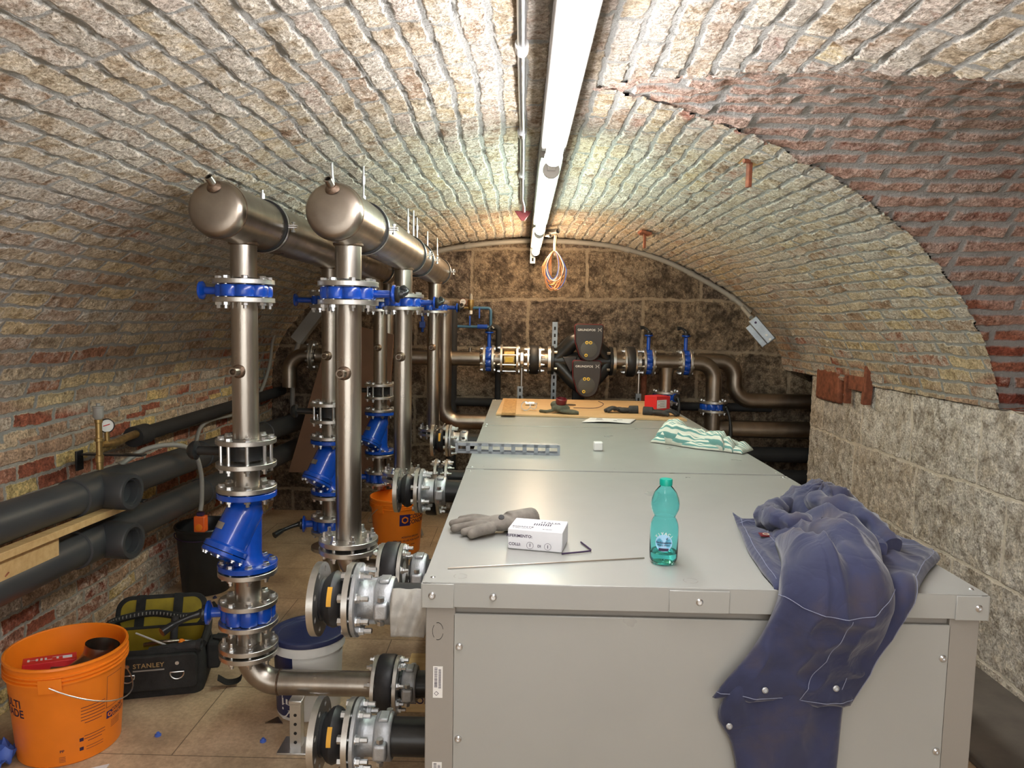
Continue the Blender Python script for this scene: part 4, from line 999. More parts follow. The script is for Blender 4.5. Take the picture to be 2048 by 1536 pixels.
# ------------------------------------------------------------------ floor objects
def wrap_text(txt, size, r, a0, z, ro=0, bold=True, sx=1, rfun=None, rot=0):
    def f(p):
        x, y = p.x * sx, p.y
        if rot: x, y = x * cos(rot) - y * sin(rot), x * sin(rot) + y * cos(rot)
        zz = z + y; rr = (rfun(zz) if rfun else r) + .0006
        a = a0 + x / rr; return Vector((rr * cos(a), rr * sin(a), zz))
    return text_geo(txt, size, mapf=f, bold=bold)
def wrap_rect(b, a0, z, w, h, rfun, off=.0004, n=8):
    P = []
    for i in range(n + 1):
        for zz in (z - h / 2, z + h / 2):
            rr = rfun(zz) + off; a = a0 + (-w / 2 + w * i / n) / rr; P.append((rr * cos(a), rr * sin(a), zz))
    b.add(P, [(2 * i, 2 * i + 2, 2 * i + 3, 2 * i + 1) for i in range(n)])
def orange_bucket(loc, label, H, r0, r1, hang, logo, fine):
    t = thing('orange_bucket', label, 'bucket', loc, group=None)
    rf = lambda z: r0 + (r1 - r0) * z / H
    pr = [(.001, .006), (r0 - .006, .006), (rf(H) - .004, H - .002), (rf(H) - .002, H), (rf(H) + .004, H), (rf(H) + .006, H - .008), (rf(H) + .001, H - .014), (rf(H) + .0005, H - .028)]
    for k in range(3): pr += [(rf(H) + .006, H - .030 - k * .014), (rf(H) + .006, H - .034 - k * .014), (rf(H - .04) + .001, H - .036 - k * .014), (rf(H - .04) + .001, H - .040 - k * .014)]
    pr += [(rf(H - .09), H - .09), (r0, .004), (r0 - .004, 0), (.001, 0)]
    MB().lathe(pr, n=72).build('pail', M['orange'], t)
    aa = radians(hang)
    for a in (aa, aa + pi):
        b = MB(); P = []
        n = 6
        for rr in (0, .010):
            for i in range(n + 1):
                for zz in (H - .085, H - .035):
                    q = a + (-.035 + .07 * i / n) / r1; P.append(((rf(zz) + .004 + rr) * cos(q), (rf(zz) + .004 + rr) * sin(q), zz))
        m_ = (n + 1) * 2
        F = [(2 * i, 2 * i + 2, 2 * i + 3, 2 * i + 1) for i in range(n)] + [(m_ + 2 * i, m_ + 2 * i + 2, m_ + 2 * i + 3, m_ + 2 * i + 1) for i in range(n)]
        F += [(2 * i, 2 * i + 2, m_ + 2 * i + 2, m_ + 2 * i) for i in range(n)] + [(2 * i + 1, 2 * i + 3, m_ + 2 * i + 3, m_ + 2 * i + 1) for i in range(n)] + [(0, 1, m_ + 1, m_), (2 * n, 2 * n + 1, m_ + 2 * n + 1, m_ + 2 * n)]
        b.add(P, F).build('handle_lug', M['orange'], t)
    # wire handle hanging on the camera side
    side = -pi / 2
    p0 = Vector(((r1 + .012) * cos(aa), (r1 + .012) * sin(aa), H - .06)); pts = []
    d = 1 if fine else -1
    for k in range(25):
        q = aa + d * pi * k / 24; rr = r1 + .016 - .0 * sin(pi * k / 24)
        pts.append((rr * cos(q), rr * sin(q), H - .06 - (.14 if fine else .16) * sin(pi * k / 24)))
    MB().tube(pts, .0025, 8).build('wire_handle', M['zinc'], t)
    g = MB()
    def w(txt, s, deg, z, bold=True, sx=1): vs, fs = wrap_text(txt, s, 0, radians(deg), z, rfun=rf, bold=bold, sx=sx); g.add(vs, fs)
    if logo == 'small':
        w('MULTI', .042, -126, .235); w('GRADE', .042, -126, .20)
        # small print block, icons and crossed lines
        for k in range(6): wrap_rect(g, radians(-33), .205 - k * .012, .085 if k < 5 else .06, .0022, rf)
        for k in range(3): wrap_rect(g, radians(-31), .095 - k * .011, .075 if k < 2 else .05, .002, rf)
        for k in range(2): wrap_rect(g, radians(-31), .052 - k * .010, .06, .0016, rf)
        wrap_rect(g, radians(-46), .085, .013, .013, rf); wrap_rect(g, radians(-46), .05, .013, .013, rf)
        w('COLORI', .019, 0, .145, sx=.9); w('CONCRETI', .019, 2, .125, sx=.9)
        for k in range(5): wrap_rect(g, radians(-2), .105 - k * .006, .05, .0015, rf)
        w('PP', .014, -66, .058)
        for k in range(4): wrap_rect(g, radians(-66), .036 - k * .006, .02, .0014, rf)
        for a_, z_, w_, h_ in ((-38, .25, .0, 0),):
            for sgn in (-1, 1): wrap_rect(g, radians(-6) + sgn * .20, .225, .0015, .12, rf, n=1)
            wrap_rect(g, radians(-6), .285, .078, .0015, rf); wrap_rect(g, radians(-6), .165, .078, .0015, rf)
        L = MB(); wrap_rect(L, radians(-13), .135, .026, .028, rf)
        Q = MB()
        qa = -13; qz = .136; qs = .0075
    else:
        w('COLORI', .040, -29, .27); w('CONCRETI', .040, -24, .232)
        w('ADDITIVI SPECIALI', .017, -46, .13); w('SPECIAL GLUES FOR FLOORS', .017, -52, .105); w('www', .016, -40, .075)
        L = MB(); wrap_rect(L, radians(-63), .25, .075, .078, rf)
        Q = MB(); qa = -63; qz = .252; qs = .021
    g.build('printed_text', M['print'], t, smooth=False)
    o = L.build('logo_square', mat('logo_indigo', (.02, .012, .12), .5), t, smooth=False)
    # ring with a hexagonal notch, as on the label
    path = []
    for k in range(7):
        a = pi / 2 + k * pi / 3; path.append((qs * cos(a), qs * sin(a)))
    for (x1, y1), (x2, y2) in zip(path, path[1:]):
        for s in range(4):
            u = s / 4; x = x1 + (x2 - x1) * (u + .125); y = y1 + (y2 - y1) * (u + .125); rr = rf(qz + y) + .0014; a = radians(qa) + x / rr
            Q.box((rr * cos(a), rr * sin(a), qz + y), (qs * .34, qs * .34, qs * .34), Matrix.Rotation(a, 3, 'Z'))
    Q.build('logo_ring', M['orange'], o, smooth=False)
    return t
bk = orange_bucket((-1.665, 2.57, 0), 'orange bucket in the lower left corner, holding a red box and pipe bend', .375, .168, .196, -73, 'small', True)
orange_bucket((-.845, 4.93, 0), 'open orange plastic bucket farther back between the right risers', .385, .155, .183, -122, 'big', False)
t = thing('red_carton', 'red carton with white lettering standing inside the near orange bucket', 'box', (-1.725, 2.555, .275), (radians(-6), radians(4), radians(32)))
MB().box((0, 0, 0), (.17, .085, .10)).build('carton', M['red'], t, bevel=.002)
vs, fs = text_geo('HILTI', .055, bold=True, mapf=lambda p: Vector((p.x * 1.0 - .01, p.y * .7, .0506))); MB().add(vs, fs).build('lettering', M['white'], t, smooth=False)
MB().box((.055, .0, .0503), (.03, .03, .0008)).build('sticker', M['paper'], t, smooth=False)
t = thing('pipe_bend', 'dull grey steel pipe bend lying in the near orange bucket', 'pipe', (-1.585, 2.56, .265))
P = elbow_path((-.09, -.06, -.005), (1, .25, -.1), (.03, .02, .115), (.05, .05, 1), .07)
P = spline([(-.10, -.07, .0), (-.04, -.04, -.005), (.015, -.01, .03), (.04, .01, .07), (.05, .015, .115)], 6)
b = MB().tube(P, .058, 32, caps=False); b2 = MB().tube(P, .054, 32, caps=False); b.add(b2.v, b2.f); b.build('bend', M['steel_dark'], t)

t = thing('paint_tub', 'white tub with dark blue lid standing behind the front left elbow pipe', 'tub', (-.852, 2.86, 0))
MB().lathe([(.001, 0), (.123, 0), (.126, .006), (.138, .29), (.001, .29)], n=64).build('tub_body', M['white'], t)
MB().lathe([(.139, .268), (.1455, .27), (.147, .31), (.139, .312)], n=64).build('collar', M['white'], t)
MB().lathe([(.139, .308), (.150, .309), (.1515, .318), (.149, .328), (.143, .331), (.136, .330), (.132, .322), (.12, .321), (.118, .318), (.001, .317)], n=64).build('lid', M['bluelid'], t)
rft = lambda z: .126 + .012 * z / .29
b = MB(); wrap_rect(b, radians(-128), .14, .13, .25, rft, n=14); lb = b.build('blue_label', M['bluelid'], t)
vs, fs = wrap_text('NEW', .075, 0, radians(-113), .085, rfun=lambda z: rft(z) + .0006, bold=True, rot=pi / 2); g = MB().add(vs, fs)
vs, fs = wrap_text('PITTURE', .022, 0, radians(-146), .12, rfun=lambda z: rft(z) + .0006, bold=False, rot=pi / 2); g.add(vs, fs)
g.build('lettering', M['white'], lb, smooth=False)
b = MB(); wrap_rect(b, radians(-62), .2, .08, .003, rft); b.build('dark_line', M['print'], t)

t = thing('black_bin', 'glossy black plastic bin against the left wall behind the front riser', 'bin', (-1.83, 4.12, 0))
pr = [(.13, 0), (.158, .37), (.166, .372), (.170, .385), (.166, .392), (.158, .39), (.152, .37), (.125, .01), (.001, .01)]
MB().lathe([(.001, 0)] + pr, n=56).build('bin_shell', M['blackpaint'], t)
MB().tube([(.165 * cos(a), .165 * sin(a) , .35 - .02 * sin(a - 3)) for a in [3.4 + .11 * k for k in range(24)]], .003, 6).build('wire_handle', M['print'], t)

# tool bag
t = thing('tool_bag', 'open black and yellow tool bag on the floor behind the near orange bucket', 'tool bag', (-1.57, 3.02, 0), (0, 0, .25))
Wd, Dp, Hh = .21, .13, .20
def rrect(hx, hy, r, n=6):
    out = []
    for cx, cy, a0 in ((hx - r, hy - r, 0), (-hx + r, hy - r, pi / 2), (-hx + r, -hy + r, pi), (hx - r, -hy + r, 1.5 * pi)):
        for i in range(n + 1): a = a0 + i * pi / 2 / n; out.append((cx + r * cos(a), cy + r * sin(a)))
    return out
def loft(b, sections, close0=True, close1=True):
    n = len(sections[0]); base = len(b.v); V = [p for s in sections for p in s]; F = []
    for j in range(len(sections) - 1):
        for i in range(n): F.append((j * n + i, j * n + (i + 1) % n, (j + 1) * n + (i + 1) % n, (j + 1) * n + i))
    if close0: F.append(tuple(range(n)))
    if close1: F.append(tuple((len(sections) - 1) * n + i for i in range(n)))
    return b.add(V, F)
def sec(hx, hy, z, r=.04, cx=0, cy=0, tilt=0): return [(x + cx, y + cy, z + tilt * y) for x, y in rrect(hx, hy, r)]
b = MB(); loft(b, [sec(Wd, Dp, 0), sec(Wd + .012, Dp + .01, .05), sec(Wd + .01, Dp + .01, .13), sec(Wd, Dp, Hh), sec(Wd - .004, Dp - .004, Hh + .006), sec(Wd - .012, Dp - .012, Hh), sec(Wd - .012, Dp - .012, .05)])
b.build('bag_body', M['bagblack'], t)
b = MB(); loft(b, [sec(Wd - .013, Dp - .013, Hh - .004), sec(Wd - .016, Dp - .016, .055), sec(Wd - .03, Dp - .03, .052)], False, True); b.build('yellow_lining', M['yellow'], t)
# lid folded up behind
m2 = Matrix.Translation((-.02, Dp + .05, Hh - .05)) @ Matrix.Rotation(radians(60), 4, 'X')
fl = MB(); fl.prism(rrect(Wd * .93, .085, .06), -.008, .008, m2 @ Matrix.Translation((0, .085, 0))); fo = fl.build('lid_flap', M['bagblack'], t, bevel=.005)
fl = MB(); fl.prism(rrect(Wd * .82, .065, .045), .0085, .0105, m2 @ Matrix.Translation((0, .085, 0))); fl.build('yellow_panel', M['yellow'], fo)
for x in (-.09, .07): MB().prism([(x - .02, .0), (x + .02, .0), (x + .02, .17), (x - .02, .17)], .011, .015, m2).build('webbing', M['bagblack'], fo)
z_ = [(-Wd, Dp * .2, Hh + .03), (-Wd * .9, Dp * .85, Hh + .045), (-.05, Dp + .02, Hh + .055), (.1, Dp * .75, Hh + .05), (Wd * .9, Dp * .9, Hh + .045), (Wd, Dp * .3, Hh + .02), (Wd, -Dp * .7, Hh)]
MB().tube(spline(z_, 8), .016, 8).build('zip_edge', M['bagblack'], t)
P = spline(z_, 10); b = MB()
for i in range(8, 40): b.box(P[i] + Vector((0, -.013, .006)), (.004, .006, .012))
b.build('zip_teeth', M['conduit'], t, smooth=False)
fp = MB().prism(rrect(Wd * .93, .075, .02), 0, .022, Matrix.Translation((0, -Dp - .008, .115)) @ Matrix.Rotation(pi / 2, 4, 'X')).build('front_pocket', M['bagblack'], t, bevel=.006)
vs, fs = text_geo('STANLEY', .027, bold=True, space=1.1, mapf=lambda p: Vector((p.x + .01, -Dp - .0312, .152 + p.y))); b = MB().add(vs, fs); b.build('lettering', mat('bronze_thread', (.36, .24, .10), .6), fp, smooth=False)
MB().box((.01, -Dp - .0312, .132), (.12, .001, .006)).build('lettering_bar', M['conduit'], fp, smooth=False)
for x in (-.07, .12):
    b = MB(); b.tube([(x + .027 * cos(a), -Dp - .036, .115 - .027 * (-sin(a)) * 1) for a in [pi + pi * k / 12 for k in range(13)]] + [(x + .027, -Dp - .036, .118), (x - .027, -Dp - .036, .118), (x - .027, -Dp - .036, .115)], .003, 8)
    b.build('steel_ring', M['zinc'], fp)
    MB().cyl((x, -Dp - .03, .155), (x, -Dp - .035, .155), .008, 14).build('rivet', M['zinc'], fp)
b = MB(); b.prism(rrect(.05, .06, .015), 0, .05, Matrix.Translation((Wd + .01, -.02, .13)) @ Matrix.Rotation(pi / 2, 4, 'Y') @ Matrix.Rotation(pi / 2, 4, 'Z')); b.build('side_pocket', M['bagblack'], t, bevel=.008)
def ribbon(path, w, th=.003, up=None):
    P = [Vector(p) for p in path]; b = MB(); V = []; F = []
    for i, p in enumerate(P):
        T = (P[min(i + 1, len(P) - 1)] - P[max(i - 1, 0)]).normalized(); s = Vector(up or (0, 0, 1)); s = (s - T * s.dot(T)).normalized(); nn = T.cross(s)
        for a, c in ((-1, -1), (1, -1), (1, 1), (-1, 1)): V.append(p + s * a * w / 2 + nn * c * th / 2)
    for i in range(len(P) - 1):
        for k in range(4): F.append((4 * i + k, 4 * i + (k + 1) % 4, 4 * i + 4 + (k + 1) % 4, 4 * i + 4 + k))
    F += [(0, 1, 2, 3), tuple(4 * (len(P) - 1) + k for k in range(4))]
    return b.add(V, F)
ribbon(spline([(Wd + .04, -.02, .2), (Wd + .10, -.05, .19), (Wd + .15, -.08, .10), (Wd + .15, -.09, .03), (Wd + .10, -.1, .02), (Wd + .06, -.11, .05)], 8), .035, .004, (0, 1, .2)).build('shoulder_strap', M['bagblack'], t)
tools = [('hammer', 'black rubber handle upright in the tool bag', M['glovedark'], [(.06, .03, .08), (.07, .05, .24), (.072, .055, .27)], .016),
         ('screwdriver', 'orange-handled screwdriver in the front of the tool bag', M['orange'], [(.10, -.09, .12), (.12, -.10, .20), (.13, -.105, .225)], .012),
         ('pliers', 'pliers with red and orange grips at the left end of the tool bag', M['red'], [(-.10, -.05, .10), (-.13, -.08, .19), (-.17, -.07, .21)], .014),
         ('white_rod', 'thin white rod leaning across the tool bag', M['white'], [(.07, -.09, .2), (-.08, .02, .22)], .004),
         ('torch', 'black round torch lying at the right front rim of the tool bag', M['glovedark'], [(.0, -.09, .18), (.15, -.115, .205), (.19, -.12, .208)], .02),
         ('spanner', 'dark tool lying across the middle of the tool bag', M['steel_dark'], [(-.05, .03, .16), (.05, .0, .18), (.14, .05, .15)], .010)]
TM = Matrix.Translation((-1.57, 3.02, 0)) @ Matrix.Rotation(.25, 4, 'Z')
for nme, lab, mm, pts, r in tools:
    P = [TM @ Vector(p) for p in pts]; o = thing(nme, lab, nme.replace('_', ' '), P[0])
    q = [p - P[0] for p in P]
    MB().tube(spline(q, 5) if len(q) > 2 else q, r, 14).build('handle', mm, o)
    if nme in ('screwdriver', 'pliers', 'hammer'):
        MB().tube([q[0] * 0 - (q[1] - q[0]) * .5, q[0]], r * .45, 10).build('shank', M['zinc'], o)
    if nme == 'torch': MB().lathe([(r, 0), (r + .004, .01), (r + .004, .02), (r * .8, .02), (r * .7, .012), (0, .01)], q[-1], q[-1] - q[-2], 20).build('torch_head', M['glovedark'], o)
t = thing('metal_bracket', 'small dark strap end standing on the floor beyond the tool bag', 'strap', (-1.66, 3.72, 0)); ribbon([(0, 0, 0.0), (.0, 0, .05), (.03, .01, .06), (.05, .02, .02)], .05, .006, (1, .5, 0)).build('strap', M['bagblack'], t)
# litter on the floor
for x, y, lab, mm in ((-1.36, 2.62, 'blue plastic cap on the floor right of the near orange bucket', 'bluewire'), (-.95, 2.60, 'blue plastic cap on the floor behind the strut base plate', 'bluewire'), (-1.72, 3.98, 'small blue plastic cap on the floor in front of the black bin', 'bluelid')):
    o = MB().lathe([(.012, 0), (.012, .006), (.006, .008), (.006, .014), (0, .014)], (x, y, .0), n=8).build('plastic_cap', M[mm]); tag(o, lab, 'cap')
o = MB().prism([(0, 0), (.09, .01), (.10, .06), (.02, .045)], 0, .003, Matrix.Translation((-1.52, 2.35, .0)) @ Matrix.Rotation(.3, 4, 'Z')).build('paper_scrap', M['paper']); tag(o, 'white paper scrap on the floor at the foot of the near orange bucket', 'paper')
o = MB().prism([(0, 0), (.07, .0), (.035, .05)], 0, .004, Matrix.Translation((-.985, 2.72, .0))).build('metal_scrap', M['steel_dark']); tag(o, 'dark triangular metal scrap on the floor left of the strut post', 'metal scrap')
t = thing('blue_wrapping', 'crumpled blue and white plastic wrapping at the bottom left corner', 'plastic wrapping', (-1.86, 2.42, .0))
b = MB(); V = []; n = 14
for i in range(n):
    for j in range(n): V.append((.2 * i / n - .1, .16 * j / n - .08, .03 + .05 * noise.noise((i * .5, j * .5, 1)) + .03 * sin(pi * i / (n - 1)) * sin(pi * j / (n - 1))))
b.add(V, [(i * n + j, i * n + j + 1, (i + 1) * n + j + 1, (i + 1) * n + j) for i in range(n - 1) for j in range(n - 1)])
o = b.build('sheet', M['bluewire'], t); s_ = o.modifiers.new('s', 'SOLIDIFY'); s_.thickness = .002
t = thing('cardboard_box', 'brown cardboard box on the floor beside the front cabinet under the drum joint', 'box', (-.36, 2.98, 0))
MB().box((0, 0, .055), (.22, .3, .11)).build('carton', M['wood'], t, bevel=.003)
vs, fs = text_geo('SKONTA', .04, bold=True, mapf=lambda p: Vector((p.x - .01, -.1515, .05 + p.y))); MB().add(vs, fs).build('lettering', M['print'], t, smooth=False)
t = thing('cable', 'thin dark cable curling on the floor left of the second riser', 'cable', (-1.25, 4.2, .005)); MB().tube(spline([(0, 0, 0), (.08, .03, 0), (.15, -.02, 0), (.22, .02, 0)], 6), .004, 6).build('cable_run', M['print'], t)

# ------------------------------------------------------------------ things on the cabinets
def glass(name, col, rough=.03, ior=1.35, tr=1.0):
    m, nt, b = newmat(name); b.inputs['Base Color'].default_value = (*col, 1); b.inputs['Roughness'].default_value = rough
    b.inputs['IOR'].default_value = ior; b.inputs['Transmission Weight'].default_value = tr; return m
M['pet'] = glass('teal_pet_plastic', (.50, .98, 1.0), .04, 1.22)
M['water'] = glass('water_in_bottle', (.50, 1.0, .97), .0, 1.33)
t = thing('water_bottle', 'teal plastic water bottle with green cap standing on the front cabinet', 'bottle', (.357, 1.745, CT + .001))

prof = [(.001, .006), (.012, .004), (.020, .0), (.029, .003), (.0335, .012), (.0345, .03), (.0345, .085), (.0338, .092), (.0325, .10), (.0285, .110), (.0255, .1155), (.0255, .118), (.029, .124), (.0335, .135), (.0345, .148), (.0325, .162), (.0265, .176), (.018, .187), (.0135, .192), (.0135, .197)]
def bump(t): return 1
MB().lathe(prof + [(.0125, .197), (.0125, .191), (.0255, .175), (.0335, .148), (.0325, .135), (.0245, .117), (.0315, .100), (.0335, .085), (.0335, .013), (.028, .006), (.001, .009)], n=48).build('bottle_shell', M['pet'], t)
MB().lathe([(.001, .009), (.028, .0065), (.0333, .014), (.0333, .028), (.001, .028)], n=40).build('water', M['water'], t)
MB().lathe([(.0135, .193), (.0152, .193), (.0155, .196), (.0155, .206), (.0145, .2085), (.001, .2085)], n=36, scal=lambda a: 1 + .012 * cos(18 * a)).build('cap', M['teal'], t)
rfb = lambda z: .0348
b = MB(); 
for k in range(24):
    a = 2 * pi * k / 24; a2 = 2 * pi * (k + 1) / 24
    q = [];
    for (x, z) in ((0, 0), (.021 * cos(a), .021 * sin(a)), (.021 * cos(a2), .021 * sin(a2))):
        th = -pi / 2 - .20 + x / .0348; q.append((.0351 * cos(th), .0351 * sin(th), .058 + z))
    b.add(q, [(0, 1, 2)])
lb = b.build('round_label', mat('label_sky', (.32, .58, .80), .4), t, smooth=False)
b = MB(); wrap_rect(b, -pi / 2 - .20, .042, .024, .007, lambda z: .0354); b.build('label_band', M['print'], lb, smooth=False)
g = MB()
for txt, s, z in (('SanBenedetto', .0068, .059), ('BOLLE VIVACI', .005, .0525)):
    vs, fs = wrap_text(txt, s, 0, -pi / 2 - .20, z, rfun=lambda z: .0352, bold=True); g.add(vs, fs)
g.tube([(.0358 * cos(-1.62), .0358 * sin(-1.62), .070), (.0358 * cos(-1.58), .0358 * sin(-1.58), .067), (.0358 * cos(-1.52), .0358 * sin(-1.52), .072)], .0008, 5)
g.build('lettering', M['print'], lb, smooth=False)
g = MB()
for i, ch in enumerate('VIVACI'):
    a = radians(140 - i * 20)
    vs, fs = text_geo(ch, .009, bold=True)
    out = []
    for p in vs:
        x = .0235 * cos(a) + p.x * cos(a - pi / 2) - p.y * sin(a - pi / 2); z = .0235 * sin(a) + p.x * sin(a - pi / 2) + p.y * cos(a - pi / 2)
        th = -pi / 2 - .20 + x / .0348; out.append(Vector((.0353 * cos(th), .0353 * sin(th), .058 + z)))
    g.add(out, fs)
g.build('white_lettering', M['white'], lb, smooth=False)

t = thing('parcel_box', 'small white taped parcel box with printed label on the front cabinet', 'box', (.052, 1.862, CT + .001), (0, 0, -.20))
MB().box((0, 0, .027), (.142, .105, .054)).build('carton', M['paper'], t, bevel=.003)
g = MB()
for txt, s, x, z in (('RIFERIMENTO:', .0105, -.040, .036), ('COLLI:', .0105, -.052, .014), ('1', .012, -.012, .014), ('DI', .009, .012, .013), ('1', .012, .034, .013)):
    vs, fs = text_geo(txt, s, bold=True, mapf=lambda p: Vector((p.x + x, -.0532, z + p.y))); g.add(vs, fs)
g.build('lettering', M['print'], t, smooth=False)
g = MB()
for x in (-.012, .034): g.ring((x, -.0532, .0135), (x, -.0534, .0135), .009, .0084, 24, 0)
g.build('printed_circle', M['print'], t, smooth=False) if False else None
for x in (-.012, .034): MB().ring((x, -.0532, .0135), (x, -.0535, .0135), .009, .0084, 24, 0).build('printed_circle', M['print'], t, smooth=False)
g = MB()
for txt, s, x, y in (('EGIANTE', .014, -.035, -.03), ('E.SPEDIZIONE', .008, -.035, -.043), ('812/00', .009, .03, -.04), ('ITALIA', .018, .03, .02)):
    vs, fs = text_geo(txt, s, bold=True, mapf=lambda p: Vector((p.x + x, p.y + y, .0546))); g.add(vs, fs)
for k in range(8): g.box((-.01 + k * .006, .0, .0545), (.003, .018, .0004))
g.build('top_lettering', M['print'], t, smooth=False)

t = thing('hex_key', 'small black L-shaped hex key beside the white parcel box', 'hex key', (.12, 1.79, CT + .004)); MB().tube(spline([(-.01, -.006, 0), (.055, .018, 0), (.066, .03, 0), (.062, .045, 0), (.046, .095, 0)], 5), .0022, 6).build('key', M['print'], t)
t = thing('welding_rod', 'thin straight steel rod lying along the front of the lid, left of the bottle', 'rod', (-.165, 1.662, CT + .0025)); MB().tube([(0, 0, 0), (.48, .108, 0)], .0016, 8).build('rod', M['steel_dark'], t)

def remesh(parts, name, m, parent, vox=.004, sm=6):
    o = parts.build(name, m, parent); r = o.modifiers.new('r', 'REMESH'); r.mode = 'VOXEL'; r.voxel_size = vox; r.use_smooth_shade = True
    s = o.modifiers.new('s', 'SMOOTH'); s.iterations = sm; s.factor = .5
    return o
def blob(b, c, r, n=16, rot=None):
    prof = [(max(.0001, sin(pi * i / 10)), -cos(pi * i / 10)) for i in range(11)]
    V0 = len(b.v); b.lathe(prof, n=n); 
    for i in range(V0, len(b.v)):
        p = Vector((b.v[i][0] * r[0], b.v[i][1] * r[1], b.v[i][2] * r[2]))
        if rot: p = rot @ p
        b.v[i] = tuple(p + Vector(c))
    return b
# grey work glove lying by the parcel box: fingers to the left
t = thing('work_glove', 'grey work glove lying on the front cabinet, fingers pointing left', 'glove', (-.06, 1.95, CT + .001))
b = MB()
blob(b, (.01, .02, .026), (.052, .036, .022))
b.tube(spline([(.03, .03, .026), (.07, .06, .026), (.10, .09, .024)], 4), .03, 16, rs=None)
fing = [([(-.02, .03, .030), (-.065, .055, .030), (-.105, .068, .021)], .010), ([(-.025, .015, .028), (-.075, .03, .028), (-.125, .035, .017)], .0115), ([(-.025, .0, .024), (-.07, .0, .022), (-.118, .002, .013)], .0115), ([(-.01, -.012, .022), (-.035, -.035, .022), (-.065, -.055, .015)], .0135), ([(-.02, -.005, .020), (-.05, -.02, .018), (-.088, -.03, .013)], .011)]
for pts, r in fing:
    P = spline(pts, 6); b.tube(P, r, 12, rs=[r * (1 + .25 * (1 - i / (len(P) - 1))) for i in range(len(P))]); blob(b, P[-1], (r, r, r), 10)
remesh(b, 'glove_body', M['glove'], t, .003, 8)
MB().lathe([(.008, 0), (.008, .004), (0, .005)], (.012, .004, .045), (0, -.6, .8), 14).build('dark_spot', M['glovedark'], t)
# glove hanging over the upper inlet
t = thing('work_glove', 'pale grey work glove draped over the pipe at the left edge of the front cabinet', 'glove', (-.30, 2.06, .80))
b = MB(); V = []; n = 18; mrow = 22
for j in range(mrow):
    s = j / (mrow - 1)
    a = 1.45 - s * 2.0 if s < .55 else None
    for i in range(n):
        u = i / (n - 1) - .5
        w_ = .125 - .03 * s
        ang = radians(70) - radians(70) * min(1, s / .45) ; 
        if s < .5:
            th = radians(110) + radians(70) * (s / .5); y = .060 * cos(th); z = -.038 + .062 * sin(th)
        else: y = -.060 - .004; z = -.038 - (s - .5) * .13
        fold = .006 * sin(u * 14 + s * 4) + .004 * noise.noise((u * 6, s * 6, 3))
        V.append((u * w_ + .012 * s * (-1), y - fold, z + fold * .6))
b.add(V, [(j * n + i, j * n + i + 1, (j + 1) * n + i + 1, (j + 1) * n + i) for j in range(mrow - 1) for i in range(n - 1)])
o = b.build('cuff_cloth', mat('pale_glove_cloth', (.40, .38, .34), .85, 0, .15, 20, .4, 150), t); s_ = o.modifiers.new('s', 'SOLIDIFY'); s_.thickness = .004; s_.offset = 0

t = thing('slotted_channel', 'galvanised slotted strut channel lying across the left edge of the middle cabinet', 'strut channel', (-.055, 3.18, CT + .001), (0, 0, -.03))
b = MB(); L_ = .45
b.box((0, .0, .0015), (L_, .041, .003)) if False else None
# open face up, perforated web towards the camera: web built around slots
hgt = .044
b.box((0, -.0205, .004), (L_, .0025, .010)); b.box((0, -.0205, hgt - .006), (L_, .0025, .012))
ns = 9
for k in range(ns + 1): b.box((-L_ / 2 + (k + .0) * L_ / ns, -.0205, hgt / 2), (.018 if 0 < k < ns else .012, .0025, hgt))
b.box((0, .0, hgt), (L_, .041, .0025)); b.box((0, .0, .0015), (L_, .041, .0025)); b.box((0, .02, hgt - .005), (L_, .0025, .01)); b.box((0, .02, .005), (L_, .0025, .01))
b.build('channel', M['galv'], t, smooth=False)
t = MB().box((.357, 3.30, CT + .021), (.042, .04, .04)).build('white_block', M['white'], bevel=.006, seg=3); tag(t, 'small white plastic block standing on the middle cabinet', 'block')

# striped cloth: folded strip with soft rolls
def cloth_mat():
    m, nt, b = newmat('striped_cloth'); tc = N(nt, 'ShaderNodeTexCoord').outputs['UV']
    w = N(nt, 'ShaderNodeTexWave', {'Vector': tc, 'Scale': 4.2, 'Distortion': 1.6, 'Detail': 2}, bands_direction='Y').outputs['Fac']
    c = ramp(nt, w, [(.0, (.72, .72, .62)), (.60, (.70, .70, .60)), (.68, (.17, .34, .31)), (1, (.13, .30, .28))])
    nt.links.new(c, b.inputs['Base Color']); b.inputs['Roughness'].default_value = .85; return m
M['cloth'] = cloth_mat()
t = thing('striped_cloth', 'crumpled cream and green striped cloth on the middle cabinet', 'cloth', (.865, 3.46, CT + .001), (0, 0, -.66))
def sheet(fx, nu, nv, name, m, parent, th=.003, uv=True):
    V = []; U = []
    for j in range(nv):
        for i in range(nu):
            u = i / (nu - 1); v = j / (nv - 1); V.append(fx(u, v)); U.append((u, v))
    F = [(j * nu + i, j * nu + i + 1, (j + 1) * nu + i + 1, (j + 1) * nu + i) for j in range(nv - 1) for i in range(nu - 1)]
    me = bpy.data.meshes.new(name); me.from_pydata(V, [], F); l = me.uv_layers.new(name='UVMap')
    for lp in me.loops: l.data[lp.index].uv = U[lp.vertex_index]
    me.polygons.foreach_set('use_smooth', [True] * len(me.polygons))
    o = link(name, me, m, parent)
    if th: s = o.modifiers.new('s', 'SOLIDIFY'); s.thickness = th; s.offset = 1
    return o
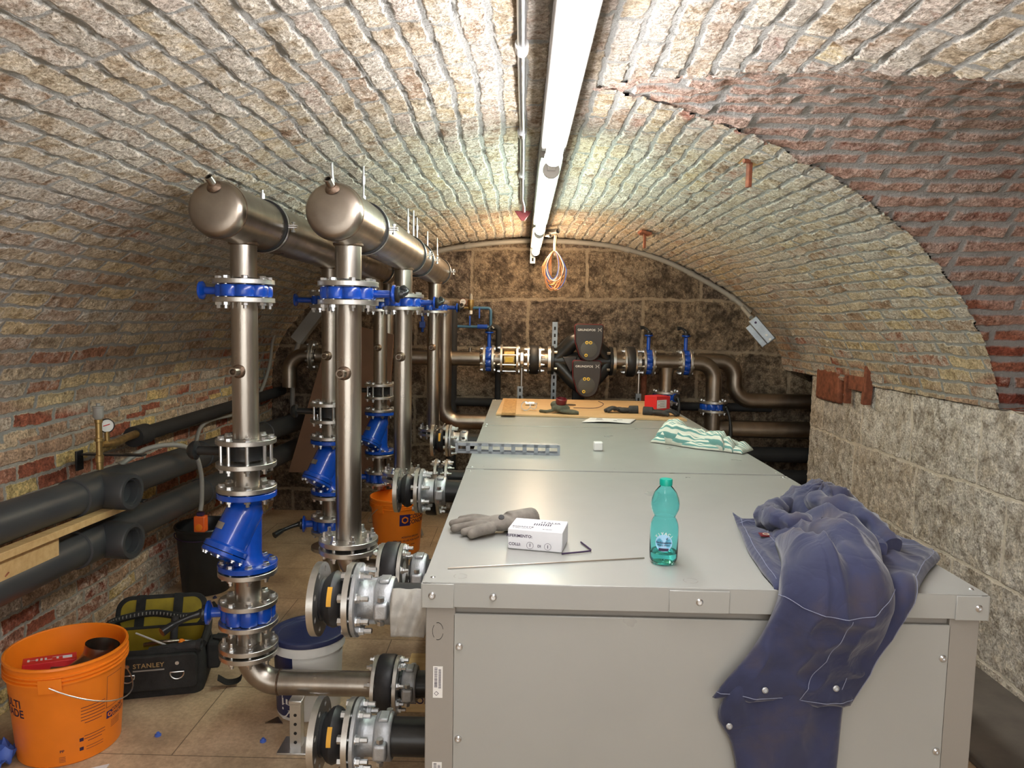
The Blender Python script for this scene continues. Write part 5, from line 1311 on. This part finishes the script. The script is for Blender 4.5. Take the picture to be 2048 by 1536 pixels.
def cf(layer):
    def f(u, v):
        x = (u - .5) * (.46 - .05 * layer) - .02 * layer; y = (v - .5) * (.135 - .02 * layer) + .012 * sin(u * 9 + layer) + .008 * noise.noise((u * 12, layer, 0))
        e = min(1, min(v, 1 - v) * 7, min(u, 1 - u) * 12)
        z = (.024 + .024 * layer) * e ** .4 + .022 * e * (noise.noise((u * 5, v * 3, layer * 3.1)) + .5 * noise.noise((u * 14, v * 8, layer * 2))) + (.018 if u < .45 else 0) * e * layer * sin(pi * min(1, u / .45))
        return (x, y, max(.002, z))
    return f
sheet(cf(0), 70, 30, 'lower_fold', M['cloth'], t); sheet(cf(1), 70, 30, 'middle_fold', M['cloth'], t); sheet(cf(2), 60, 26, 'upper_fold', M['cloth'], t)

# plywood with things on it
t = thing('plywood_sheet', 'pale plywood sheet lying on the farthest cabinet', 'board', (.40, 4.9, CT), (0, 0, 0))
MB().prism([(-.555, -.44), (.605, -.54), (.56, .46), (-.535, .46)], .001, .013).build('board', M['ply'], t, bevel=.001)
t = thing('strand_board_piece', 'small rectangular piece of strand board on the left end of the plywood', 'board', (-.075, 4.78, CT + .013)); MB().box((0, 0, .008), (.085, .78, .015)).build('board', M['osb'], t, bevel=.001)
PZ = CT + .014
t = thing('red_tool_box', 'red and white carton standing on the right end of the plywood', 'box', (.90, 4.78, PZ), (0, 0, .62))
MB().box((0, 0, .05), (.125, .11, .098)).build('carton', M['red'], t, bevel=.002)
MB().box((-.015, -.0556, .048), (.088, .001, .055)).build('white_label', M['paper'], t, smooth=False)
g = MB()
for k in range(4): g.box((-.02 + .01 * (k % 2), -.0563, .066 - k * .011), (.06 - .015 * (k % 2), .0006, .003))
g.build('printed_lines', M['conduit'], t, smooth=False)
vs, fs = text_geo('Raccordo', .024, bold=True, mapf=lambda p: Vector((.0628, p.x * .85, .068 + p.y))); MB().add(vs, fs).build('lettering', M['white'], t, smooth=False)
def lying_glove(loc, rz, label, m, s=1.0, flip=1):
    t = thing('work_glove', label, 'glove', loc, (0, 0, rz)); b = MB()
    blob(b, (.0, 0, .018 * s), (.05 * s, .036 * s, .017 * s)); b.tube([(.03 * s, 0, .02 * s), (.09 * s, .0, .022 * s)], .028 * s, 14)
    for k, (y0, y1, L) in enumerate(((-.025, -.035, .07), (-.009, -.012, .088), (.009, .01, .09), (.024, .032, .078))):
        P = spline([(-.035 * s, y0 * s, .02 * s), (-(.035 + L * .5) * s, (y0 + y1) / 2 * s, .03 * s), (-(.03 + L) * s, y1 * s, .012 * s)], 5); b.tube(P, .0105 * s, 10); blob(b, P[-1], (.0105 * s,) * 3, 8)
    P = spline([(.0, flip * .03 * s, .018 * s), (-.03 * s, flip * .055 * s, .02 * s), (-.06 * s, flip * .06 * s, .014 * s)], 5); b.tube(P, .012 * s, 10); blob(b, P[-1], (.012 * s,) * 3, 8)
    remesh(b, 'glove_body', m, t, .004, 5)
    return t
lying_glove((.66, 4.62, PZ), -.1, 'black work glove lying left of the red carton', M['glovedark'], 1.0)
lying_glove((.86, 4.53, PZ), 2.9, 'black work glove with blue-grey fingertips in front of the red carton', M['glovedark'], 1.05)
# rag
t = thing('work_glove', 'crumpled olive and dark red work glove on the plywood, left of centre', 'glove', (.25, 4.55, PZ))
b = MB(); blob(b, (0, 0, .03), (.06, .05, .028)); blob(b, (.05, -.04, .014), (.06, .035, .014)); blob(b, (-.03, .02, .05), (.035, .035, .025)); b.tube([(-.03, -.01, .02), (-.09, -.03, .01), (-.13, .02, .008)], .011, 8); b.tube([(.04, -.06, .012), (.11, -.07, .01)], .012, 8)
remesh(b, 'glove_body', mat('olive_cloth', (.10, .10, .07), .85, 0, .4, 25, .6, 90), t, .004, 4)
b = MB().lathe([(.026, 0), (.034, .02), (.036, .045), (.030, .05), (.026, .03)], (0, 0, .045), (.1, -.2, 1), 20); b.build('dark_red_cuff', M['maroon'], t)
t = thing('paper_sheet', 'white printed paper sheet in front of the plywood on the farthest cabinet', 'paper', (.53, 4.30, CT + .003), (0, 0, -.07))
o = sheet(lambda u, v: ((u - .5) * .28 + (v - .5) * .05, (v - .5) * .20, .002 + .006 * sin(u * pi) ** 2 * (1 - v)), 20, 10, 'sheet', M['paper'], t, .0008)
g = MB()
for k in range(5): g.box((-.06, -.04 + k * .018, .0095), (.035 if k else .05, .004, .0003))
g.box((.03, -.05, .0095), (.02, .012, .0003)); g.box((.06, -.01, .0095), (.03, .01, .0003)); g.build('printed_lines', M['print'], t, smooth=False)
for nm, lab, loc, fn in (('grinding_disc', 'dark round grinding disc on the plywood', (.33, 5.0, PZ), lambda o: MB().lathe([(.008, 0), (.05, 0), (.05, .002), (.008, .004)], n=30, closed=True).build('disc', M['steel_dark'], o)),
                         ('pipe_coupler', 'pale metal fitting on the plywood behind the glove, left of the disc', (.06, 4.93, PZ), lambda o: MB().cyl((-.03, 0, .012), (.03, 0, .012), .012, 14).cyl((.01, 0, .012), (.05, .01, .012), .007, 12).build('fitting', M['zinc'], o)),
                         ('pipe_clamp', 'shiny metal pipe clamp lying on the plywood, left of the crumpled glove', (.03, 4.62, PZ), lambda o: (MB().ring((0, 0, .0), (.0, .02, .0), .03, .026, 24).ring((.05, .01, .0), (.05, .03, .0), .022, .018, 24).build('clamp_band', M['zinc'], o))),
                         ('wire_offcut', 'thin bent wire offcut on the plywood near its middle', (.50, 4.83, PZ), lambda o: MB().tube(spline([(-.15, -.02, .003), (0, 0, .003), (.05, -.01, .03), (.02, .03, .045)], 6), .002, 6).build('wire', M['print'], o)),
                         ('curved_offcut', 'short curved dark offcut on the plywood right of the bent wire', (.56, 4.70, PZ), lambda o: MB().tube(spline([(0, 0, .003), (.03, .015, .012), (.06, 0, .003)], 6), .003, 6).build('wire', M['print'], o))):
    o = thing(nm, lab, nm.replace('_', ' '), loc); ch = fn(o)
    if nm == 'pipe_clamp': ch.location = (0, 0, .03)

# ------------------------------------------------------------------ overalls draped over the front edge
def navy_mat():
    m, nt, b = newmat('faded_navy_cotton'); tc = N(nt, 'ShaderNodeTexCoord').outputs['Object']
    n = noise_(nt, tc, 5, 4, .6).outputs[0]; n2 = noise_(nt, tc, 700, 2).outputs[0]
    c = ramp(nt, n, [(.35, (.014, .018, .055)), (.54, (.022, .027, .075)), (.72, (.048, .038, .055))])
    nt.links.new(c, b.inputs['Base Color']); b.inputs['Roughness'].default_value = .85; b.inputs['Sheen Weight'].default_value = .25
    mu = N(nt, 'ShaderNodeTexNoise', {'Vector': tc, 'Scale': 9, 'Detail': 2, 'Roughness': .5, 'Distortion': 1.4}).outputs[0]
    rid = math_(nt, 'ABSOLUTE', math_(nt, 'SUBTRACT', mu, .5))
    bw = N(nt, 'ShaderNodeBump', {'Height': rid, 'Strength': .35, 'Distance': .02})
    bu = N(nt, 'ShaderNodeBump', {'Height': n2, 'Strength': .35, 'Distance': .0006, 'Normal': bw.outputs[0]}); nt.links.new(bu.outputs[0], b.inputs['Normal']); return m
M['navy'] = navy_mat()
YF, ZT = 1.577, CT
def drape(x, t, h, back=0):
    # t<0 on the lid (distance behind the front edge), t>0 hanging down the front; h = height above the surface
    R = .018
    if t < -R: return (x, YF - t, ZT + h)
    if t > R: return (x, YF - h, ZT - t)
    a = (t + R) / (2 * R) * pi / 2
    q = R * .35 + h
    return (x, YF + R - (R - R * .35) * sin(a) * 1 - q * sin(a) , ZT - R + (R - R * .35) * cos(a) + q * cos(a)) if True else None
def creaseval(X, T, cr):
    h = 0
    for (x0, t0, x1, t1, w, amp) in cr:
        dx, dt = x1 - x0, t1 - t0; L2 = dx * dx + dt * dt; s = max(0, min(1, ((X - x0) * dx + (T - t0) * dt) / L2))
        d = sqrt((X - x0 - s * dx) ** 2 + (T - t0 - s * dt) ** 2)
        h += amp * math.exp(-(d / w) ** 2) * min(1, 1.2 * sin(pi * (.1 + .8 * s)))
    return h
def cloth_piece(name, rows, hfun, parent, nu=46, step=.008, th=.003, label=None):
    # rows: (t_left, x_left, t_right, x_right) from back to front
    seg = []
    for a, b_ in zip(rows, rows[1:]):
        d = max(abs(b_[0] - a[0]), abs(b_[2] - a[2]), abs(b_[1] - a[1]) , abs(b_[3] - a[3])); seg.append(max(2, int(d / step)))
    RR = [Vector(r) for r in rows]; PP = []
    ext = [RR[0] * 2 - RR[1]] + RR + [RR[-1] * 2 - RR[-2]]
    for i in range(1, len(ext) - 2):
        n = seg[i - 1]
        for k in range(n):
            s = k / n; a, b_, c, d = ext[i - 1], ext[i], ext[i + 1], ext[i + 2]
            PP.append(.5 * ((2 * b_) + (c - a) * s + (2 * a - 5 * b_ + 4 * c - d) * s * s + (3 * b_ - a - 3 * c + d) * s ** 3))
    PP.append(ext[-2])
    nv = len(PP)
    def fx(u, v):
        q = max(0, min(1, v)) * (nv - 1); i = min(nv - 2, int(q)); r = PP[i] + (PP[i + 1] - PP[i]) * (q - i)
        T = r[0] + (r[2] - r[0]) * u; X = r[1] + (r[3] - r[1]) * u
        e = min(1, u * 9, (1 - u) * 9) ** .5; e2 = min(1, v * 14, (1 - v) * 14) ** .5
        return drape(X, T, hfun(X, T, u, v, e, e2))
    return sheet(fx, nu, nv, name, M['navy'], parent, th), fx
t = thing('work_overalls', 'navy blue work overalls draped over the front right edge of the nearest cabinet', 'work clothes', (.7, YF, ZT))
T0 = Vector((.7, YF, ZT))
_drape = drape
def drape(x, tt, h, back=0):
    p = Vector(_drape(x, tt, h)); return tuple(p - T0)
nz = lambda X, T, s, k=0: noise.noise((X * s, T * s, k * 7.7))
# dark trouser leg hanging lowest
def h0(X, T, u, v, e, e2): return -.008 * (abs(nz(X * 1.4, T, 9, 10)) ** .7 - .3) * e + .012 + .016 * e + .008 * nz(X, T, 9, 1) + .006 * sin(X * 40 + T * 8) * e
cloth_piece('lower_leg', [(.20, .50, .20, .735), (.242, .468, .236, .737), (.294, .456, .286, .735), (.351, .487, .345, .732), (.42, .503, .41, .728), (.52, .51, .51, .722)], h0, t)
# right flap with cuff
cr2 = [(.95, -.45, .90, -.1, .03, .012), (.99, -.40, 1.03, -.25, .02, -.006), (.88, -.05, .80, .12, .02, .01)]
def h2(X, T, u, v, e, e2): return -.012 * (abs(nz(X * 1.4, T, 9, 8)) ** .7 - .3) * e + .006 + .022 * e * e2 + .008 * nz(X, T, 8, 2) * e + creaseval(X, T, cr2)
R2 = [(-.56, .86, -.58, .955), (-.50, .83, -.52, 1.0), (-.40, .80, -.42, 1.04), (-.28, .78, -.30, 1.075), (-.19, .78, -.24, 1.075), (-.10, .76, -.13, .985), (-.02, .74, -.03, .91), (.06, .72, .05, .855), (.135, .71, .13, .812), (.204, .70, .20, .78), (.25, .70, .262, .752)]
_, fr = cloth_piece('right_sleeve', R2, h2, t)
# left front with pocket
cr3 = [(.62, -.5, .60, -.1, .014, .008), (.66, -.40, .68, -.2, .03, .01), (.70, -.50, .64, -.49, .02, .012)]
def h3(X, T, u, v, e, e2): return -.007 * (abs(nz(X * 1.4, T, 9, 9)) ** .7 - .3) * e + .006 + .014 * e * e2 + .007 * nz(X, T, 9, 3) * e + creaseval(X, T, cr3) + .022 * max(0, 1 - u * 9) * max(0, 1 - v * 9)
R3 = [(-.56, .640, -.54, .86), (-.50, .632, -.50, .84), (-.44, .622, -.43, .80), (-.33, .602, -.33, .78), (-.237, .588, -.23, .76), (-.15, .580, -.14, .74), (-.087, .574, -.07, .73), (.0, .572, .01, .72)]
_, fl3 = cloth_piece('left_front', R3, h3, t)
# big back panel
cr1 = [(.66, -.30, .645, -.02, .022, .016), (.70, -.25, .71, -.02, .011, -.055), (.69, -.26, .66, -.30, .015, -.02), (.80, -.33, .86, -.05, .045, .030), (.74, -.18, .78, -.02, .03, .022), (.64, .005, .74, .0, .014, -.012), (.66, .03, .78, .04, .014, .010), (.62, .10, .78, .08, .02, .008), (.56, .16, .70, .20, .025, -.008), (.70, -.06, .68, .01, .010, .018), (.85, -.37, .88, -.2, .014, -.040), (.76, -.40, .83, -.25, .020, .018)]
def h1(X, T, u, v, e, e2):
    A = .078 * math.exp(-((T + .17) / .22) ** 2) + .030 * math.exp(-((T - .02) / .10) ** 2) + .022
    return .012 + A * (sin(pi * min(1, max(0, u))) ** .42) * min(1, e2 + .4) + .018 * nz(X, T, 6, 4) * e - .026 * (abs(nz(X * 1.5 + T * .6, T * 1.2 - X * .5, 9, 5)) ** .7 - .3) * e + creaseval(X, T, cr1)
R1 = [(-.56, .80, -.56, .90), (-.50, .755, -.50, .925), (-.43, .71, -.42, .925), (-.34, .680, -.34, .905), (-.24, .655, -.24, .89), (-.13, .630, -.13, .865), (-.06, .605, -.05, .838), (.0, .580, .02, .822), (.045, .566, .06, .815), (.095, .545, .10, .806), (.15, .512, .158, .788), (.205, .470, .212, .764), (.246, .441, .258, .75)]
_, f1_ = cloth_piece('back_panel', R1, h1, t, nu=70, step=.006)
# crumpled hood-like bundle at the far end
def hood(u, v):
    th = 2 * pi * u; ph = pi * .5 * v
    r = 1 + .16 * noise.noise((cos(th) * 1.6, sin(th) * 1.6, v * 2.2)) + .07 * noise.noise((cos(th) * 4, sin(th) * 4, v * 5)) - .18 * abs(noise.noise((cos(th) * 2.5, sin(th) * 2.5, v * 3 + 5))) ** .7 + .05 * sin(th * 3 + v * 5)
    x = .125 * cos(th) * cos(ph) * r; y = .165 * sin(th) * cos(ph) * r; z = .105 * sin(ph) * r
    return (.925 + x + .10 * y / .16 * .2 - T0.x, 2.19 + y - T0.y, CT + .004 + max(0, z) - T0.z)
sheet(hood, 60, 26, 'collar_bundle', M['navy'], t, .003)
def roll(name, pts, r0, seed, n=26):
    P = spline([Vector(p) - T0 for p in pts], 8); b = MB(); k = len(P); b.tube(P, r0, n, rs=[r0 * (.75 + .25 * sin(pi * i / (k - 1)) + .12 * sin(i * .9 + seed)) for i in range(k)])
    for i in range(len(b.v)):
        p = Vector(b.v[i]); d = .012 * noise.noise(p * 14 + Vector((seed, 0, 0))) + .006 * noise.noise(p * 40) - .010 * abs(noise.noise(p * 22 + Vector((0, seed, 0)))) ** .7; b.v[i] = (p.x + d, p.y + d, p.z + d)
    return b.build(name, M['navy'], t)
roll('left_sleeve', [(.80, 2.16, 1.06), (.745, 2.09, 1.065), (.70, 2.00, 1.07), (.715, 1.90, 1.085), (.78, 1.84, 1.09)], .034, 2)
roll('fold_roll', [(.86, 2.10, 1.10), (.87, 1.98, 1.11), (.905, 1.86, 1.10), (.925, 1.76, 1.07)], .032, 6)
roll('sleeve_end', [(.93, 1.90, 1.06), (.905, 1.83, 1.065), (.885, 1.74, 1.06)], .024, 9)
# seams
def seam(f, uvs, name='stitching', r=.0008, lift=.0035):
    P = [Vector(f(u, v)) for u, v in uvs]
    P = [p + Vector((0, -lift * .7, lift * .7)) for p in P]
    MB().tube(P, r, 5).build(name, M['stitch'], t)
def inv(rows): pass
K = 40
seam(f1_, [(i / K, .715 + .022 * sin(pi * i / K) - .035 * i / K) for i in range(K + 1)])
seam(f1_, [(.52 + .06 * (i / K) + .05 * max(0, i / K - .8), .725 + (.99 - .725) * i / K) for i in range(K + 1)])
seam(f1_, [(i / K, .985) for i in range(K + 1)])
seam(fr, [(.93, .38 + (.97 - .38) * i / K) for i in range(K + 1)])
seam(fr, [(.42 - .1 * i / K, .45 + .5 * i / K) for i in range(K + 1)])
seam(fr, [(.35 + .5 * i / K, .36) for i in range(K + 1)])
seam(fl3, [(.07, .06 + .9 * i / K) for i in range(K + 1)])
seam(fl3, [(.04 + .9 * i / K, .14) for i in range(K + 1)])
pk = [(.42, .30), (.36, .40), (.40, .56), (.72, .64), (.95, .62)]
seam(fl3, [(pk[k][0] + (pk[k + 1][0] - pk[k][0]) * j / 8, pk[k][1] + (pk[k + 1][1] - pk[k][1]) * j / 8) for k in range(4) for j in range(8)])
p = Vector(fl3(.30, .42)); b = MB().box(p + Vector((0, -.003, .006)), (.026, .022, .002), Matrix.Rotation(.15, 3, 'X')); o = b.build('badge', M['maroon'], t)
q = p + Vector((.004, -.003, .0075)); MB().ring(q, q + Vector((0, 0, .0012)), .009, .0065, 20, .0003).build('badge_ring', mat('cream_thread', (.5, .45, .35), .8), o)
for u, v in ((.28, .955), (.80, .945)):
    p = Vector(f1_(u, v)); MB().lathe([(.007, 0), (.007, .002), (.0045, .0035), (.004, .002), (0, .002)], p + Vector((0, -.003, 0)), (0, -1, .1), 18).build('press_stud', M['cast'], t)
p = Vector(_drape(.475, .30, .035)) - T0; MB().lathe([(.007, 0), (.007, .002), (.0045, .0035), (.004, .002), (0, .002)], p, (0, -1, .1), 18).build('press_stud', M['cast'], t)
